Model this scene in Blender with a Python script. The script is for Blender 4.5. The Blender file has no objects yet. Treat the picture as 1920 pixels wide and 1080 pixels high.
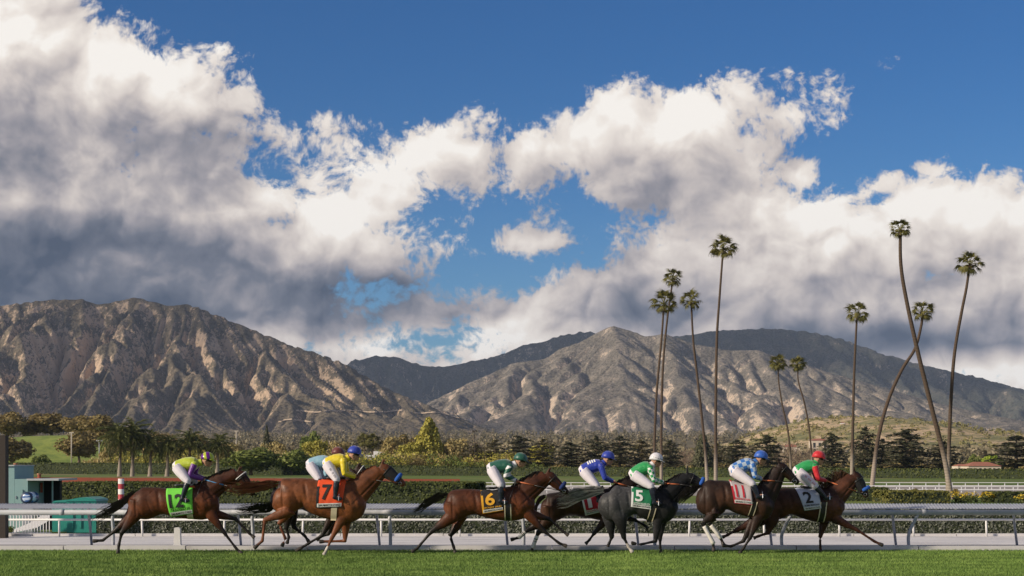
import bpy, bmesh, math, random
import numpy as np
from mathutils import Vector, Matrix
from mathutils.bvhtree import BVHTree

scene = bpy.context.scene
COL = scene.collection
rnd = random.Random(11)
R = math.radians

# ------------------------------------------------------------------ camera
# The place is measured with a focal length of 3000 px on a 1920 px wide frame, eye height 2.175 m,
# level camera with a vertical shift (horizon 326 px under the frame centre).
FPX, HZ, EYE = 3000.0, 866.0, 2.175
cam_data = bpy.data.cameras.new('camera')
cam = bpy.data.objects.new('camera', cam_data)
COL.objects.link(cam)
cam.location = (0, 0, EYE)
cam.rotation_euler = (R(90), 0, 0)
cam_data.sensor_width = 36.0
cam_data.lens = 36.0 * FPX / 1920.0
cam_data.shift_y = (HZ - 540.0) / 1920.0
cam_data.clip_start = 0.5
cam_data.clip_end = 60000
scene.camera = cam

# ------------------------------------------------------------------ sun and exposure
SUN_AZ = R(64)      # from straight behind the camera towards the left
SUN_EL = R(23)
sun_dir = Vector((-math.sin(SUN_AZ) * math.cos(SUN_EL), -math.cos(SUN_AZ) * math.cos(SUN_EL), math.sin(SUN_EL)))
sd = bpy.data.lights.new('sun', 'SUN')
sd.energy = 4.2
sd.angle = R(3.0)
sd.color = (1.0, 0.86, 0.68)
so = bpy.data.objects.new('sun', sd)
COL.objects.link(so)
so.rotation_euler = (-sun_dir).to_track_quat('-Z', 'Y').to_euler()
scene.view_settings.view_transform = 'Standard'
scene.view_settings.look = 'None'
scene.view_settings.exposure = 0.2
scene.view_settings.gamma = 1.0
scene.cycles.max_bounces = 6
scene.cycles.transparent_max_bounces = 8
scene.cycles.diffuse_bounces = 3
scene.cycles.volume_bounces = 0
scene.cycles.use_denoising = True

# ------------------------------------------------------------------ node helpers
class NT:
    """small wrapper that writes node graphs as expressions"""
    def __init__(self, tree):
        self.t = tree
    def new(self, kind, **kw):
        n = self.t.nodes.new(kind)
        for k, v in kw.items():
            setattr(n, k, v)
        return n
    def put(self, sock, v):
        if isinstance(v, bpy.types.NodeSocket):
            self.t.links.new(v, sock)
        elif v is not None:
            if hasattr(sock.default_value, '__len__') and not hasattr(v, '__len__'):
                v = (v,) * len(sock.default_value)
            if hasattr(sock.default_value, '__len__') and len(sock.default_value) == 4 and len(v) == 3:
                v = (*v, 1.0)
            sock.default_value = v
    def m(self, op, a, b=None, c=None, clamp=False):
        n = self.new('ShaderNodeMath', operation=op, use_clamp=clamp)
        for s, v in zip(n.inputs, (a, b, c)):
            if v is not None:
                self.put(s, v)
        return n.outputs[0]
    def v(self, op, a, b=None, c=None, scale=None):
        n = self.new('ShaderNodeVectorMath', operation=op)
        for s, x in zip(n.inputs, (a, b, c)):
            if x is not None:
                self.put(s, x)
        if scale is not None:
            self.put(n.inputs['Scale'], scale)
        return n.outputs['Value'] if op in ('LENGTH', 'DOT_PRODUCT', 'DISTANCE') else n.outputs['Vector']
    def noise(self, vec, scale, detail=4, rough=0.5, dist=0.0, kind='FBM', lac=2.0, col=False):
        n = self.new('ShaderNodeTexNoise', noise_dimensions='3D', noise_type=kind)
        if vec is not None:
            self.put(n.inputs['Vector'], vec)
        self.put(n.inputs['Scale'], scale); self.put(n.inputs['Detail'], detail)
        self.put(n.inputs['Roughness'], rough); self.put(n.inputs['Lacunarity'], lac); self.put(n.inputs['Distortion'], dist)
        return n.outputs['Color'] if col else n.outputs[0]
    def voro(self, vec, scale, detail=0, rough=0.5, feature='F1', out='Distance', rand=1.0, smooth=0.5):
        n = self.new('ShaderNodeTexVoronoi', feature=feature)
        if vec is not None:
            self.put(n.inputs['Vector'], vec)
        self.put(n.inputs['Scale'], scale)
        self.put(n.inputs['Detail'], detail); self.put(n.inputs['Roughness'], rough)
        self.put(n.inputs['Randomness'], rand)
        if feature == 'SMOOTH_F1':
            self.put(n.inputs['Smoothness'], smooth)
        return n.outputs[out]
    def ramp(self, fac, stops, interp='LINEAR'):
        n = self.new('ShaderNodeValToRGB')
        n.color_ramp.interpolation = interp
        el = n.color_ramp.elements
        while len(el) < len(stops):
            el.new(0.5)
        for e, (p, c) in zip(el, stops):
            e.position = p
            e.color = (*c, 1.0) if hasattr(c, '__len__') else (c, c, c, 1.0)
        self.put(n.inputs[0], fac)
        return n.outputs[0]
    def mix(self, fac, a, b, blend='MIX'):
        n = self.new('ShaderNodeMix', data_type='RGBA', blend_type=blend)
        self.put(n.inputs[0], fac); self.put(n.inputs[6], a); self.put(n.inputs[7], b)
        return n.outputs[2]
    def smooth(self, x, a, b):
        n = self.new('ShaderNodeMapRange', interpolation_type='SMOOTHSTEP')
        self.put(n.inputs[0], x); self.put(n.inputs[1], a); self.put(n.inputs[2], b)
        return n.outputs[0]
    def lin(self, x, a, b, c=0.0, d=1.0, clamp=True):
        n = self.new('ShaderNodeMapRange', clamp=clamp)
        self.put(n.inputs[0], x); self.put(n.inputs[1], a); self.put(n.inputs[2], b)
        self.put(n.inputs[3], c); self.put(n.inputs[4], d)
        return n.outputs[0]

# ------------------------------------------------------------------ world: Nishita sky with cumulus
world = bpy.data.worlds.new('World')
scene.world = world
world.use_nodes = True
world.node_tree.nodes.clear()
W = NT(world.node_tree)
tc = W.new('ShaderNodeTexCoord')
D = W.v('NORMALIZE', tc.outputs['Generated'])
sp = W.new('ShaderNodeSeparateXYZ'); W.put(sp.inputs[0], D)
sky = W.new('ShaderNodeTexSky', sky_type='NISHITA')
sky.sun_disc = False
sky.sun_elevation = SUN_EL
sky.sun_rotation = math.atan2(sun_dir.x, sun_dir.y)
sky.altitude = 200; sky.air_density = 1.0; sky.dust_density = 0.15; sky.ozone_density = 4.0
horiz = W.m('SQRT', W.m('ADD', W.m('MULTIPLY', sp.outputs[0], sp.outputs[0]), W.m('MULTIPLY', sp.outputs[1], sp.outputs[1])))
az = W.m('ARCTAN2', sp.outputs[0], sp.outputs[1])
el = W.m('ARCTAN2', sp.outputs[2], horiz)
cmb = W.new('ShaderNodeCombineXYZ'); W.put(cmb.inputs[0], az); W.put(cmb.inputs[1], el)
P0 = cmb.outputs[0]

def ang(px, py):
    u, v = (px - 960.0) / FPX, (HZ - py) / FPX
    return math.atan(u), math.atan2(v, math.hypot(1, u))
# ---- where the cloud banks stand: a coarse map of the sky (azimuth x elevation), kept in colour ramps, one per elevation
def np_cover(lst, A, Ev, k=0.10):
    acc = np.full(A.shape, -9.0)
    for it in lst:
        px, py, rx, ry = it[:4]
        rot = R(it[4]) if len(it) > 4 else 0.0
        a, e = ang(px, py)
        x, y = (A - a) * FPX, (Ev - e) * FPX
        x, y = x * math.cos(rot) + y * math.sin(rot), -x * math.sin(rot) + y * math.cos(rot)
        c = min(rx, ry) / 100.0
        s = c - c * np.hypot(x / rx, y / ry)
        acc = np.where(np.abs(acc - s) < k, np.maximum(acc, s) + (k - np.abs(acc - s)) ** 2 / (4 * k), np.maximum(acc, s))
    return acc
def np_blobs(lst, A, Ev):
    acc = np.zeros(A.shape)
    for px, py, rx, ry, amp in lst:
        a, e = ang(px, py)
        acc += amp * np.exp(-((A - a) * FPX / rx) ** 2 - ((Ev - e) * FPX / ry) ** 2)
    return acc
BANKS = [
    # great cumulus on the left
    (20, 110, 190, 170), (230, 190, 230, 130), (370, 240, 140, 140), (60, 380, 420, 200), (380, 370, 180, 120),
    (200, 500, 560, 130), (100, 600, 420, 60), (-150, 200, 260, 320),
    # middle bank
    (400, 385, 200, 80, 10), (560, 350, 130, 75, 15), (640, 430, 220, 85, 5), (790, 330, 180, 95, 32), (700, 350, 130, 80), (700, 480, 150, 60), (600, 285, 110, 55), (500, 330, 120, 60),
    (560, 620, 440, 120), (800, 610, 200, 100), (860, 680, 460, 80),
    # centre right bank
    (980, 310, 200, 90, 22), (870, 310, 130, 65, 15), (690, 300, 100, 50), (1170, 275, 220, 115, 10), (1290, 260, 170, 105), (1130, 370, 220, 75), (1340, 350, 120, 110),
    (1430, 220, 130, 46, 14), (1535, 178, 120, 46, 10), (1430, 255, 60, 26, -20),
    # right bank
    (1420, 390, 95, 95), (1250, 510, 330, 115, 8), (1560, 460, 270, 125), (1800, 430, 330, 115), (1500, 620, 660, 150), (1040, 630, 300, 120), (960, 590, 160, 60), (1700, 740, 400, 80),
    (2150, 560, 400, 240),
]
HOLES = [(835, 395, 40, 30), (925, 420, 80, 46), (890, 500, 80, 30), (1095, 435, 105, 50), (930, 530, 50, 22), (770, 640, 50, 14),
         (480, 302, 80, 18)]
DARKS = [
    (120, 520, 540, 80, 0.78), (470, 548, 300, 46, 0.52), (40, 350, 150, 90, 0.16), (250, 340, 200, 80, 0.10), (420, 290, 120, 60, 0.12),
    (700, 600, 110, 30, 0.40), (620, 530, 160, 30, 0.26), (1500, 615, 460, 50, 0.38), (1830, 650, 320, 40, 0.38), (1180, 590, 220, 36, 0.22),
    (1600, 545, 420, 26, 0.12), (1240, 355, 170, 40, 0.12), (880, 590, 120, 30, 0.16), (1540, 440, 100, 22, 0.14),
    (60, 392, 130, 20, -0.34), (860, 660, 380, 36, -0.55), (1130, 560, 160, 22, -0.12), (1880, 705, 260, 24, -0.6), (470, 575, 120, 20, -0.26), (540, 390, 260, 60, -0.30), (760, 380, 130, 90, -0.16), (1220, 210, 220, 50, -0.08),
    (330, 110, 240, 60, -0.12), (1450, 390, 260, 40, -0.10), (720, 400, 120, 60, -0.08),
]
AZM, ELM, NR, NC = 0.42, 0.36, 19, 31
def np_layout(A, Ev, holes=True):
    s = np_cover(BANKS, A, Ev)
    if holes:
        s = np.minimum(s, -np_cover(HOLES, A, Ev))
    return s
Lp = (-0.42, 0.90)                     # towards the light, in azimuth and elevation
row_el = [-0.012 + (ELM + 0.012) * i / (NR - 1) for i in range(NR)]

# warp of the layout so that no outline follows the map
wn = W.v('SUBTRACT', W.noise(D, 16.0, 2.5, 0.6, col=True), (0.5, 0.5, 0.5))
P = W.v('ADD', P0, W.v('SCALE', wn, scale=0.034))
spp = W.new('ShaderNodeSeparateXYZ'); W.put(spp.inputs[0], P)
azw, elw = spp.outputs[0], spp.outputs[1]
facL, facR = W.lin(azw, -AZM, 0.0), W.lin(azw, 0.0, AZM)
isR = W.m('GREATER_THAN', azw, 0.0)
acc = None
for i, e in enumerate(row_el):
    g = bpy.data.node_groups.new('cloud_row', 'ShaderNodeTree')
    for nm in ('fac_a', 'fac_b', 'side'):
        g.interface.new_socket(nm, in_out='INPUT', socket_type='NodeSocketFloat')
    g.interface.new_socket('row', in_out='OUTPUT', socket_type='NodeSocketColor')
    G = NT(g)
    gi, go = G.new('NodeGroupInput'), G.new('NodeGroupOutput')
    sides = []
    for k, s0 in enumerate((-AZM, 0.0)):
        A = s0 + AZM * np.arange(NC) / (NC - 1)
        Ev = np.full(NC, e)
        a0 = np_layout(A, Ev)
        a2 = np_layout(A + Lp[0] * 0.022, Ev + Lp[1] * 0.022, False)
        dk = np_blobs(DARKS, A, Ev)
        vals = np.clip(np.stack([(a0 + 1.5) / 3.0, dk + 0.5, (a2 + 1.5) / 3.0], 1), 0, 1)
        sides.append(G.ramp(gi.outputs[k], [(j / (NC - 1), tuple(vals[j])) for j in range(NC)]))
    g.links.new(G.mix(gi.outputs[2], sides[0], sides[1]), go.inputs[0])
    gn = W.new('ShaderNodeGroup', node_tree=g)
    W.put(gn.inputs[0], facL); W.put(gn.inputs[1], facR); W.put(gn.inputs[2], isR)
    row = gn.outputs[0]
    acc = row if acc is None else W.mix(W.lin(elw, row_el[i - 1], e), acc, row)
lay = W.new('ShaderNodeSeparateColor'); W.put(lay.inputs[0], acc)
S0 = W.m('MULTIPLY_ADD', lay.outputs[0], 3.0, -1.5)
S2 = W.m('MULTIPLY_ADD', lay.outputs[2], 3.0, -1.5)
dark = W.m('SUBTRACT', lay.outputs[1], 0.5)
# the loose puffs
for px, py, rx, ry in ((985, 462, 84, 36), (1505, 322, 58, 42), (1742, 322, 54, 28), (1648, 342, 52, 30)):
    a, e = ang(px, py)
    q = W.v('LENGTH', W.v('MULTIPLY', W.v('SUBTRACT', P, (a, e, 0)), (FPX / rx, FPX / ry, 0)))
    S0 = W.m('MAXIMUM', S0, W.m('MULTIPLY_ADD', q, -ry / 60.0, ry / 60.0))
# outside the frame the same broken cumulus goes on, laid out by noise
gen = W.m('MULTIPLY_ADD', W.noise(W.v('MULTIPLY', D, (1, 1, 1.7)), 2.6, 2, 0.5), 8.0, -3.9)
ina = W.m('MULTIPLY', W.m('SUBTRACT', 1.0, W.smooth(W.m('ABSOLUTE', az), 0.34, 0.42)), W.m('SUBTRACT', 1.0, W.smooth(el, 0.29, 0.36)))
nin = W.m('SUBTRACT', 1.0, ina)
gout = W.m('MULTIPLY', gen, nin)
S0 = W.m('MULTIPLY_ADD', S0, ina, gout)
S2 = W.m('MULTIPLY_ADD', S2, ina, gout)
dark = W.m('MULTIPLY_ADD', dark, ina, W.m('MULTIPLY', nin, 0.12))

# billows: folded noise reads as cauliflower heads
Dw = W.v('ADD', D, W.v('SCALE', wn, scale=0.03))
def billow(off, d1, d2):
    v = W.v('ADD', Dw, (Lp[0] * off, 0.0, Lp[1] * off)) if off else Dw
    a = W.m('ABSOLUTE', W.m('MULTIPLY_ADD', W.noise(v, 18.0, d1, 0.5), 2.0, -1.0))
    return W.m('ADD', W.m('MULTIPLY', a, 1.3), W.m('MULTIPLY_ADD', W.noise(v, 42.0, d2, 0.52), 1.5, -1.0))
B0, B1, B2 = billow(0, 1, 4), billow(0.006, 1, 3), billow(0.022, 0, 1)
fine = W.noise(Dw, 190.0, 2.5, 0.65)

dens = W.m('MULTIPLY_ADD', B0, 0.62, S0)
dens_e = W.m('ADD', dens, W.m('MULTIPLY_ADD', fine, 0.70, -0.35))
alpha = W.smooth(dens_e, -0.02, 0.27)
# light that has to cross the cloud above and to the left is lost
d1 = W.m('MULTIPLY', W.m('SUBTRACT', B0, B1), 0.62)
thick2 = W.m('MAXIMUM', W.m('MULTIPLY_ADD', B2, 0.62, S2), 0.0)
grad2 = W.m('SUBTRACT', W.m('MAXIMUM', dens, 0.0), thick2)
shade = W.m('MULTIPLY_ADD', d1, 0.50, 0.74)
shade = W.m('MULTIPLY_ADD', W.m('MAXIMUM', W.m('MINIMUM', grad2, 0.7), -0.6), 0.46, shade)
shade = W.m('SUBTRACT', shade, W.m('MULTIPLY', W.smooth(dens, 0.3, 2.4), 0.13))
shade = W.m('SUBTRACT', shade, dark)
ccol = W.ramp(shade, [(0.0, (0.060, 0.082, 0.128)), (0.25, (0.155, 0.170, 0.215)), (0.48, (0.37, 0.345, 0.365)), (0.70, (0.64, 0.575, 0.54)), (0.90, (0.86, 0.79, 0.725)), (1.0, (0.96, 0.915, 0.86))])

SKYK = 0.10
tint = W.mix(W.smooth(el, 0.03, 0.27), (0.42, 0.66, 0.86), (0.215, 0.515, 0.80))
blue = W.v('SCALE', W.v('MULTIPLY', sky.outputs[0], tint), scale=SKYK)
skycol = W.mix(alpha, blue, ccol)
# below the horizon: plain ground tone
skycol = W.mix(W.smooth(el, -0.03, -0.005), (0.10, 0.09, 0.07), skycol)
bg = W.new('ShaderNodeBackground'); W.put(bg.inputs[0], skycol); W.put(bg.inputs[1], 0.89)
wo = W.new('ShaderNodeOutputWorld'); world.node_tree.links.new(bg.outputs[0], wo.inputs[0])
world.cycles.sampling_method = 'MANUAL'
world.cycles.sample_map_resolution = 256
# ------------------------------------------------------------------ mesh and object helpers
def W2(px, py, Y):
    """photograph pixel at distance Y -> world point"""
    return Vector(((px - 960.0) * Y / FPX, Y, EYE + (HZ - py) * Y / FPX))
def tag(o, label=None, cat=None, group=None, kind=None):
    if label: o['label'] = label
    if cat: o['category'] = cat
    if group: o['group'] = group
    if kind: o['kind'] = kind
    return o
def mesh_from(name, verts, faces, mat=None, smooth=False, attr=None):
    me = bpy.data.meshes.new(name)
    verts = np.asarray(verts, dtype=np.float32).reshape(-1, 3)
    if isinstance(faces, np.ndarray):
        n, k = faces.shape
        me.vertices.add(len(verts)); me.vertices.foreach_set('co', verts.ravel())
        me.loops.add(n * k); me.loops.foreach_set('vertex_index', faces.astype(np.int32).ravel())
        me.polygons.add(n)
        me.polygons.foreach_set('loop_start', np.arange(n, dtype=np.int32) * k)
        try:
            me.polygons.foreach_set('loop_total', np.full(n, k, dtype=np.int32))
        except Exception:
            pass
        me.update(calc_edges=True)
    else:
        me.from_pydata([tuple(v) for v in verts], [], faces)
        me.update()
    if smooth:
        me.polygons.foreach_set('use_smooth', np.ones(len(me.polygons), dtype=bool))
    if attr is not None:
        for an, av in attr.items():
            av = np.asarray(av, dtype=np.float32)
            if av.ndim == 1:
                at = me.attributes.new(an, 'FLOAT', 'POINT'); at.data.foreach_set('value', av)
            else:
                if av.shape[1] == 3:
                    av = np.concatenate([av, np.ones((len(av), 1), np.float32)], 1)
                at = me.attributes.new(an, 'FLOAT_COLOR', 'POINT'); at.data.foreach_set('color', av.ravel())
    if mat is not None:
        me.materials.append(mat)
    return me
def link(name, me, parent=None, loc=None):
    o = bpy.data.objects.new(name, me)
    COL.objects.link(o)
    if loc is not None: o.location = loc
    if parent is not None: o.parent = parent
    return o
def obj(name, verts, faces, mat=None, parent=None, smooth=False, attr=None, loc=None):
    return link(name, mesh_from(name, verts, faces, mat, smooth, attr), parent, loc)
def empty(name, loc=(0, 0, 0), rz=0.0):
    o = bpy.data.objects.new(name, None)
    COL.objects.link(o)
    o.location = loc; o.rotation_euler = (0, 0, rz)
    o.empty_display_size = 0.2
    return o

class MB:
    """collects shapes into one mesh"""
    def __init__(self):
        self.v, self.f = [], []
    def add(self, verts, faces):
        n = len(self.v)
        self.v.extend([tuple(p) for p in verts])
        self.f.extend([tuple(i + n for i in q) for q in faces])
        return self
    def box(self, x0, x1, y0, y1, z0, z1):
        v = [(x0, y0, z0), (x1, y0, z0), (x1, y1, z0), (x0, y1, z0), (x0, y0, z1), (x1, y0, z1), (x1, y1, z1), (x0, y1, z1)]
        return self.add(v, [(0, 3, 2, 1), (4, 5, 6, 7), (0, 1, 5, 4), (1, 2, 6, 5), (2, 3, 7, 6), (3, 0, 4, 7)])
    def prism(self, poly, y0, y1):
        """polygon in x,z pulled along y"""
        n = len(poly)
        v = [(x, y0, z) for x, z in poly] + [(x, y1, z) for x, z in poly]
        f = [tuple(range(n))[::-1], tuple(range(n, 2 * n))] + [(i, (i + 1) % n, n + (i + 1) % n, n + i) for i in range(n)]
        return self.add(v, f)
    def tube(self, pts, rad, n=8, ru=None, up=(0, 1, 0), cap=True):
        """tube through pts; rad (and ru) per point; rad lies across `up`, ru along it"""
        v, f = loft(pts, rad, ru, n, up, cap)
        return self.add(v, f)
    def build(self, name, mat, parent=None, smooth=False, loc=None):
        return obj(name, self.v, self.f, mat, parent, smooth, None, loc)

def loft(pts, rad, ru=None, n=10, up=(0, 1, 0), cap=True):
    pts = [Vector(p) for p in pts]
    k = len(pts)
    rad = [rad] * k if not hasattr(rad, '__len__') else rad
    ru = rad if ru is None else ([ru] * k if not hasattr(ru, '__len__') else ru)
    up = Vector(up)
    v, f = [], []
    for i, p in enumerate(pts):
        t = (pts[min(i + 1, k - 1)] - pts[max(i - 1, 0)]).normalized()
        u = up - t * up.dot(t)
        if u.length < 1e-4:
            u = Vector((1, 0, 0)) - t * t.x
        u.normalize()
        s = t.cross(u)
        for j in range(n):
            a = 2 * math.pi * j / n
            v.append(p + s * (math.cos(a) * rad[i]) + u * (math.sin(a) * ru[i]))
    for i in range(k - 1):
        for j in range(n):
            a, b = i * n + j, i * n + (j + 1) % n
            f.append((a, b, b + n, a + n))
    if cap:
        f.append(tuple(range(n))[::-1]); f.append(tuple(range((k - 1) * n, k * n)))
    return v, f

# ------------------------------------------------------------------ value noise for shaping geometry
def vnoise2(x, y, seed=0):
    xi, yi = np.floor(x).astype(np.int64), np.floor(y).astype(np.int64)
    fx, fy = x - xi, y - yi
    fx, fy = fx * fx * (3 - 2 * fx), fy * fy * (3 - 2 * fy)
    def h(a, b):
        n = (a * 374761393 + b * 668265263 + seed * 1442695041) & 0xffffffff
        n = ((n ^ (n >> 13)) * 1274126177) & 0xffffffff
        return ((n ^ (n >> 16)) & 0xffff) / 65535.0
    return (h(xi, yi) * (1 - fx) + h(xi + 1, yi) * fx) * (1 - fy) + (h(xi, yi + 1) * (1 - fx) + h(xi + 1, yi + 1) * fx) * fy
def fbm2(x, y, octv=5, seed=0, gain=0.5):
    s, a, t = 0.0, 1.0, 0.0
    for o in range(octv):
        s = s + a * vnoise2(x * 2 ** o + 17.3 * o, y * 2 ** o - 9.1 * o, seed + o); t += a; a *= gain
    return s / t

# ------------------------------------------------------------------ materials
def material(name):
    m = bpy.data.materials.new(name)
    m.use_nodes = True
    m.node_tree.nodes.clear()
    n = NT(m.node_tree)
    n.out = n.new('ShaderNodeOutputMaterial')
    n.bsdf = n.new('ShaderNodeBsdfPrincipled')
    m.node_tree.links.new(n.bsdf.outputs[0], n.out.inputs[0])
    return m, n
def bump(n, height, strength, dist=0.02):
    b = n.new('ShaderNodeBump')
    n.put(b.inputs['Strength'], strength); n.put(b.inputs['Distance'], dist); n.put(b.inputs['Height'], height)
    n.t.links.new(b.outputs[0], n.bsdf.inputs['Normal'])
def pos(n):
    return n.new('ShaderNodeNewGeometry').outputs['Position']
def objco(n):
    return n.new('ShaderNodeTexCoord').outputs['Object']
def paint(name, col, rough=0.5, var=0.12, scale=6.0, bumpk=0.0, metal=0.0, dirt=None, sheen=0.0):
    """painted, cloth or stone surface with a little wear and unevenness"""
    m, n = material(name)
    g = n.noise(objco(n), scale, 5, 0.6)
    c = n.mix(g, tuple(x * (1 - var) for x in col), tuple(min(1, x * (1 + var)) for x in col))
    if dirt:
        d = n.smooth(n.noise(objco(n), scale * 0.6, 6, 0.65), 0.52, 0.75)
        c = n.mix(n.m('MULTIPLY', d, dirt[1]), c, dirt[0])
    n.put(n.bsdf.inputs['Base Color'], c)
    n.put(n.bsdf.inputs['Roughness'], n.lin(g, 0.2, 0.8, max(rough - 0.08, 0.05), min(rough + 0.08, 1)))
    n.put(n.bsdf.inputs['Metallic'], metal)
    if sheen: n.put(n.bsdf.inputs['Sheen Weight'], sheen)
    if bumpk: bump(n, g, bumpk)
    return m
def leafmat(name, cols, scale, rough=0.6, trans=0.25, fine=None):
    """foliage: two or three greens mixed by noise over the crown, with some light coming through the leaves"""
    m, n = material(name)
    p = pos(n)
    g = n.noise(p, scale, 3, 0.6)
    st = [(0.30 + 0.4 * i / max(1, len(cols) - 1), c) for i, c in enumerate(cols)]
    c = n.ramp(g, st)
    h = n.new('ShaderNodeNewGeometry').outputs['Random Per Island']
    c = n.mix(n.m('MULTIPLY', h, 0.42), c, tuple(min(1, x * 1.7) for x in cols[-1]))
    n.put(n.bsdf.inputs['Base Color'], c)
    n.put(n.bsdf.inputs['Roughness'], rough)
    n.put(n.bsdf.inputs['Specular IOR Level'], 0.25)
    tr = n.new('ShaderNodeBsdfTranslucent'); n.put(tr.inputs[0], c)
    mx = n.new('ShaderNodeMixShader'); n.put(mx.inputs[0], trans)
    n.t.links.new(n.bsdf.outputs[0], mx.inputs[1]); n.t.links.new(tr.outputs[0], mx.inputs[2])
    n.t.links.new(mx.outputs[0], n.out.inputs[0])
    return m
# ------------------------------------------------------------------ ground
GZ = -2.2           # the infield lies lower than the turf course
def ground_z(x, y):
    z = np.where(y < 50, 0.0, np.where(y < 58, (y - 50) / 8 * GZ, GZ))
    z = z + np.clip((y - 640) / 2900, 0, 1) ** 1.25 * 66
    return z
ys = np.concatenate([np.arange(6, 66, 4.0), np.geomspace(66, 640, 30), np.geomspace(680, 14000, 44)])
us = np.linspace(-1.2, 1.2, 61)
Yg, Ug = np.meshgrid(ys, us, indexing='ij')
Xg = Ug * (Yg * 0.62 + 60)
Zg = ground_z(Xg, Yg) - np.where(Yg < 50, 0.012, 0.0)
def grid_faces(nr, nc):
    i = np.arange((nr - 1) * (nc - 1)); r, c = i // (nc - 1), i % (nc - 1)
    a = r * nc + c
    return np.stack([a, a + 1, a + nc + 1, a + nc], 1)
m_ground, n = material('infield_grass')
p = pos(n)
g1, g2 = n.noise(p, 0.05, 4, 0.6), n.noise(p, 1.3, 5, 0.65)
c = n.mix(n.smooth(g1, 0.35, 0.65), (0.10, 0.16, 0.035), (0.17, 0.20, 0.06))
c = n.mix(n.m('MULTIPLY', n.smooth(g2, 0.45, 0.7), 0.55), c, (0.07, 0.11, 0.025))
c = n.mix(n.smooth(n.noise(p, 0.012, 5, 0.6), 0.50, 0.66), c, (0.24, 0.20, 0.11))
sy = n.new('ShaderNodeSeparateXYZ'); n.put(sy.inputs[0], p)
dry = n.mix(n.smooth(n.noise(p, 0.01, 5, 0.6), 0.4, 0.6), (0.13, 0.115, 0.065), (0.24, 0.19, 0.12))
c = n.mix(n.smooth(sy.outputs[1], 625, 700), c, dry)          # beyond the course the land is dry scrub
n.put(n.bsdf.inputs['Base Color'], c); n.put(n.bsdf.inputs['Roughness'], 0.95); n.put(n.bsdf.inputs['Specular IOR Level'], 0.1)
bump(n, g2, 0.5, 0.1)
tag(obj('ground', np.stack([Xg, Yg, Zg], -1).reshape(-1, 3), grid_faces(len(ys), len(us)), m_ground, smooth=True), kind='structure')

# ------------------------------------------------------------------ mountains: stream-cut height fields
def erode(h, cell, U, steps, K, diff, base_rows=1):
    nr, nc = h.shape
    idx = np.arange(nr * nc).reshape(nr, nc)
    for st in range(steps):
        hp = np.pad(h, 1, mode='edge')
        best = np.zeros_like(h); rec = idx.copy()
        for dr in (-1, 0, 1):
            for dc in (-1, 0, 1):
                if dr == 0 and dc == 0: continue
                d = math.hypot(dr, dc) * cell
                s = (h - hp[1 + dr:1 + dr + nr, 1 + dc:1 + dc + nc]) / d
                r2, c2 = np.clip(np.arange(nr) + dr, 0, nr - 1)[:, None], np.clip(np.arange(nc) + dc, 0, nc - 1)[None, :]
                ok = s > best
                best = np.where(ok, s, best); rec = np.where(ok, idx[r2, c2], rec)
        rec[:base_rows] = idx[:base_rows]
        order = np.argsort(-h.ravel(), kind='stable').tolist()
        rl = rec.ravel().tolist()
        A = [1.0] * (nr * nc)
        for i in order:
            j = rl[i]
            if j != i: A[j] += A[i]
        area = np.array(A)
        Fk = (K * np.sqrt(area)).tolist()
        hn = (h + U).ravel().tolist()
        for i in reversed(order):
            j = rl[i]
            if j != i:
                hj = hn[j]
                if hn[i] > hj:
                    hn[i] = (hn[i] + Fk[i] * hj) / (1.0 + Fk[i])
        h2 = np.array(hn).reshape(nr, nc)
        hp = np.pad(h2, 1, mode='edge')
        h2 = h2 + diff * (hp[:-2, 1:-1] + hp[2:, 1:-1] + hp[1:-1, :-2] + hp[1:-1, 2:] - 4 * h2)
        h2[:base_rows] = h[:base_rows]
        h = h2
    return h
def upsample(a, f):
    nr, nc = a.shape
    r, c = np.linspace(0, nr - 1, (nr - 1) * f + 1), np.linspace(0, nc - 1, (nc - 1) * f + 1)
    r0, c0 = np.minimum(r.astype(int), nr - 2), np.minimum(c.astype(int), nc - 2)
    fr, fc = (r - r0)[:, None], (c - c0)[None, :]
    return (a[r0][:, c0] * (1 - fr) + a[r0 + 1][:, c0] * fr) * (1 - fc) + (a[r0][:, c0 + 1] * (1 - fr) + a[r0 + 1][:, c0 + 1] * fr) * fc

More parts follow.
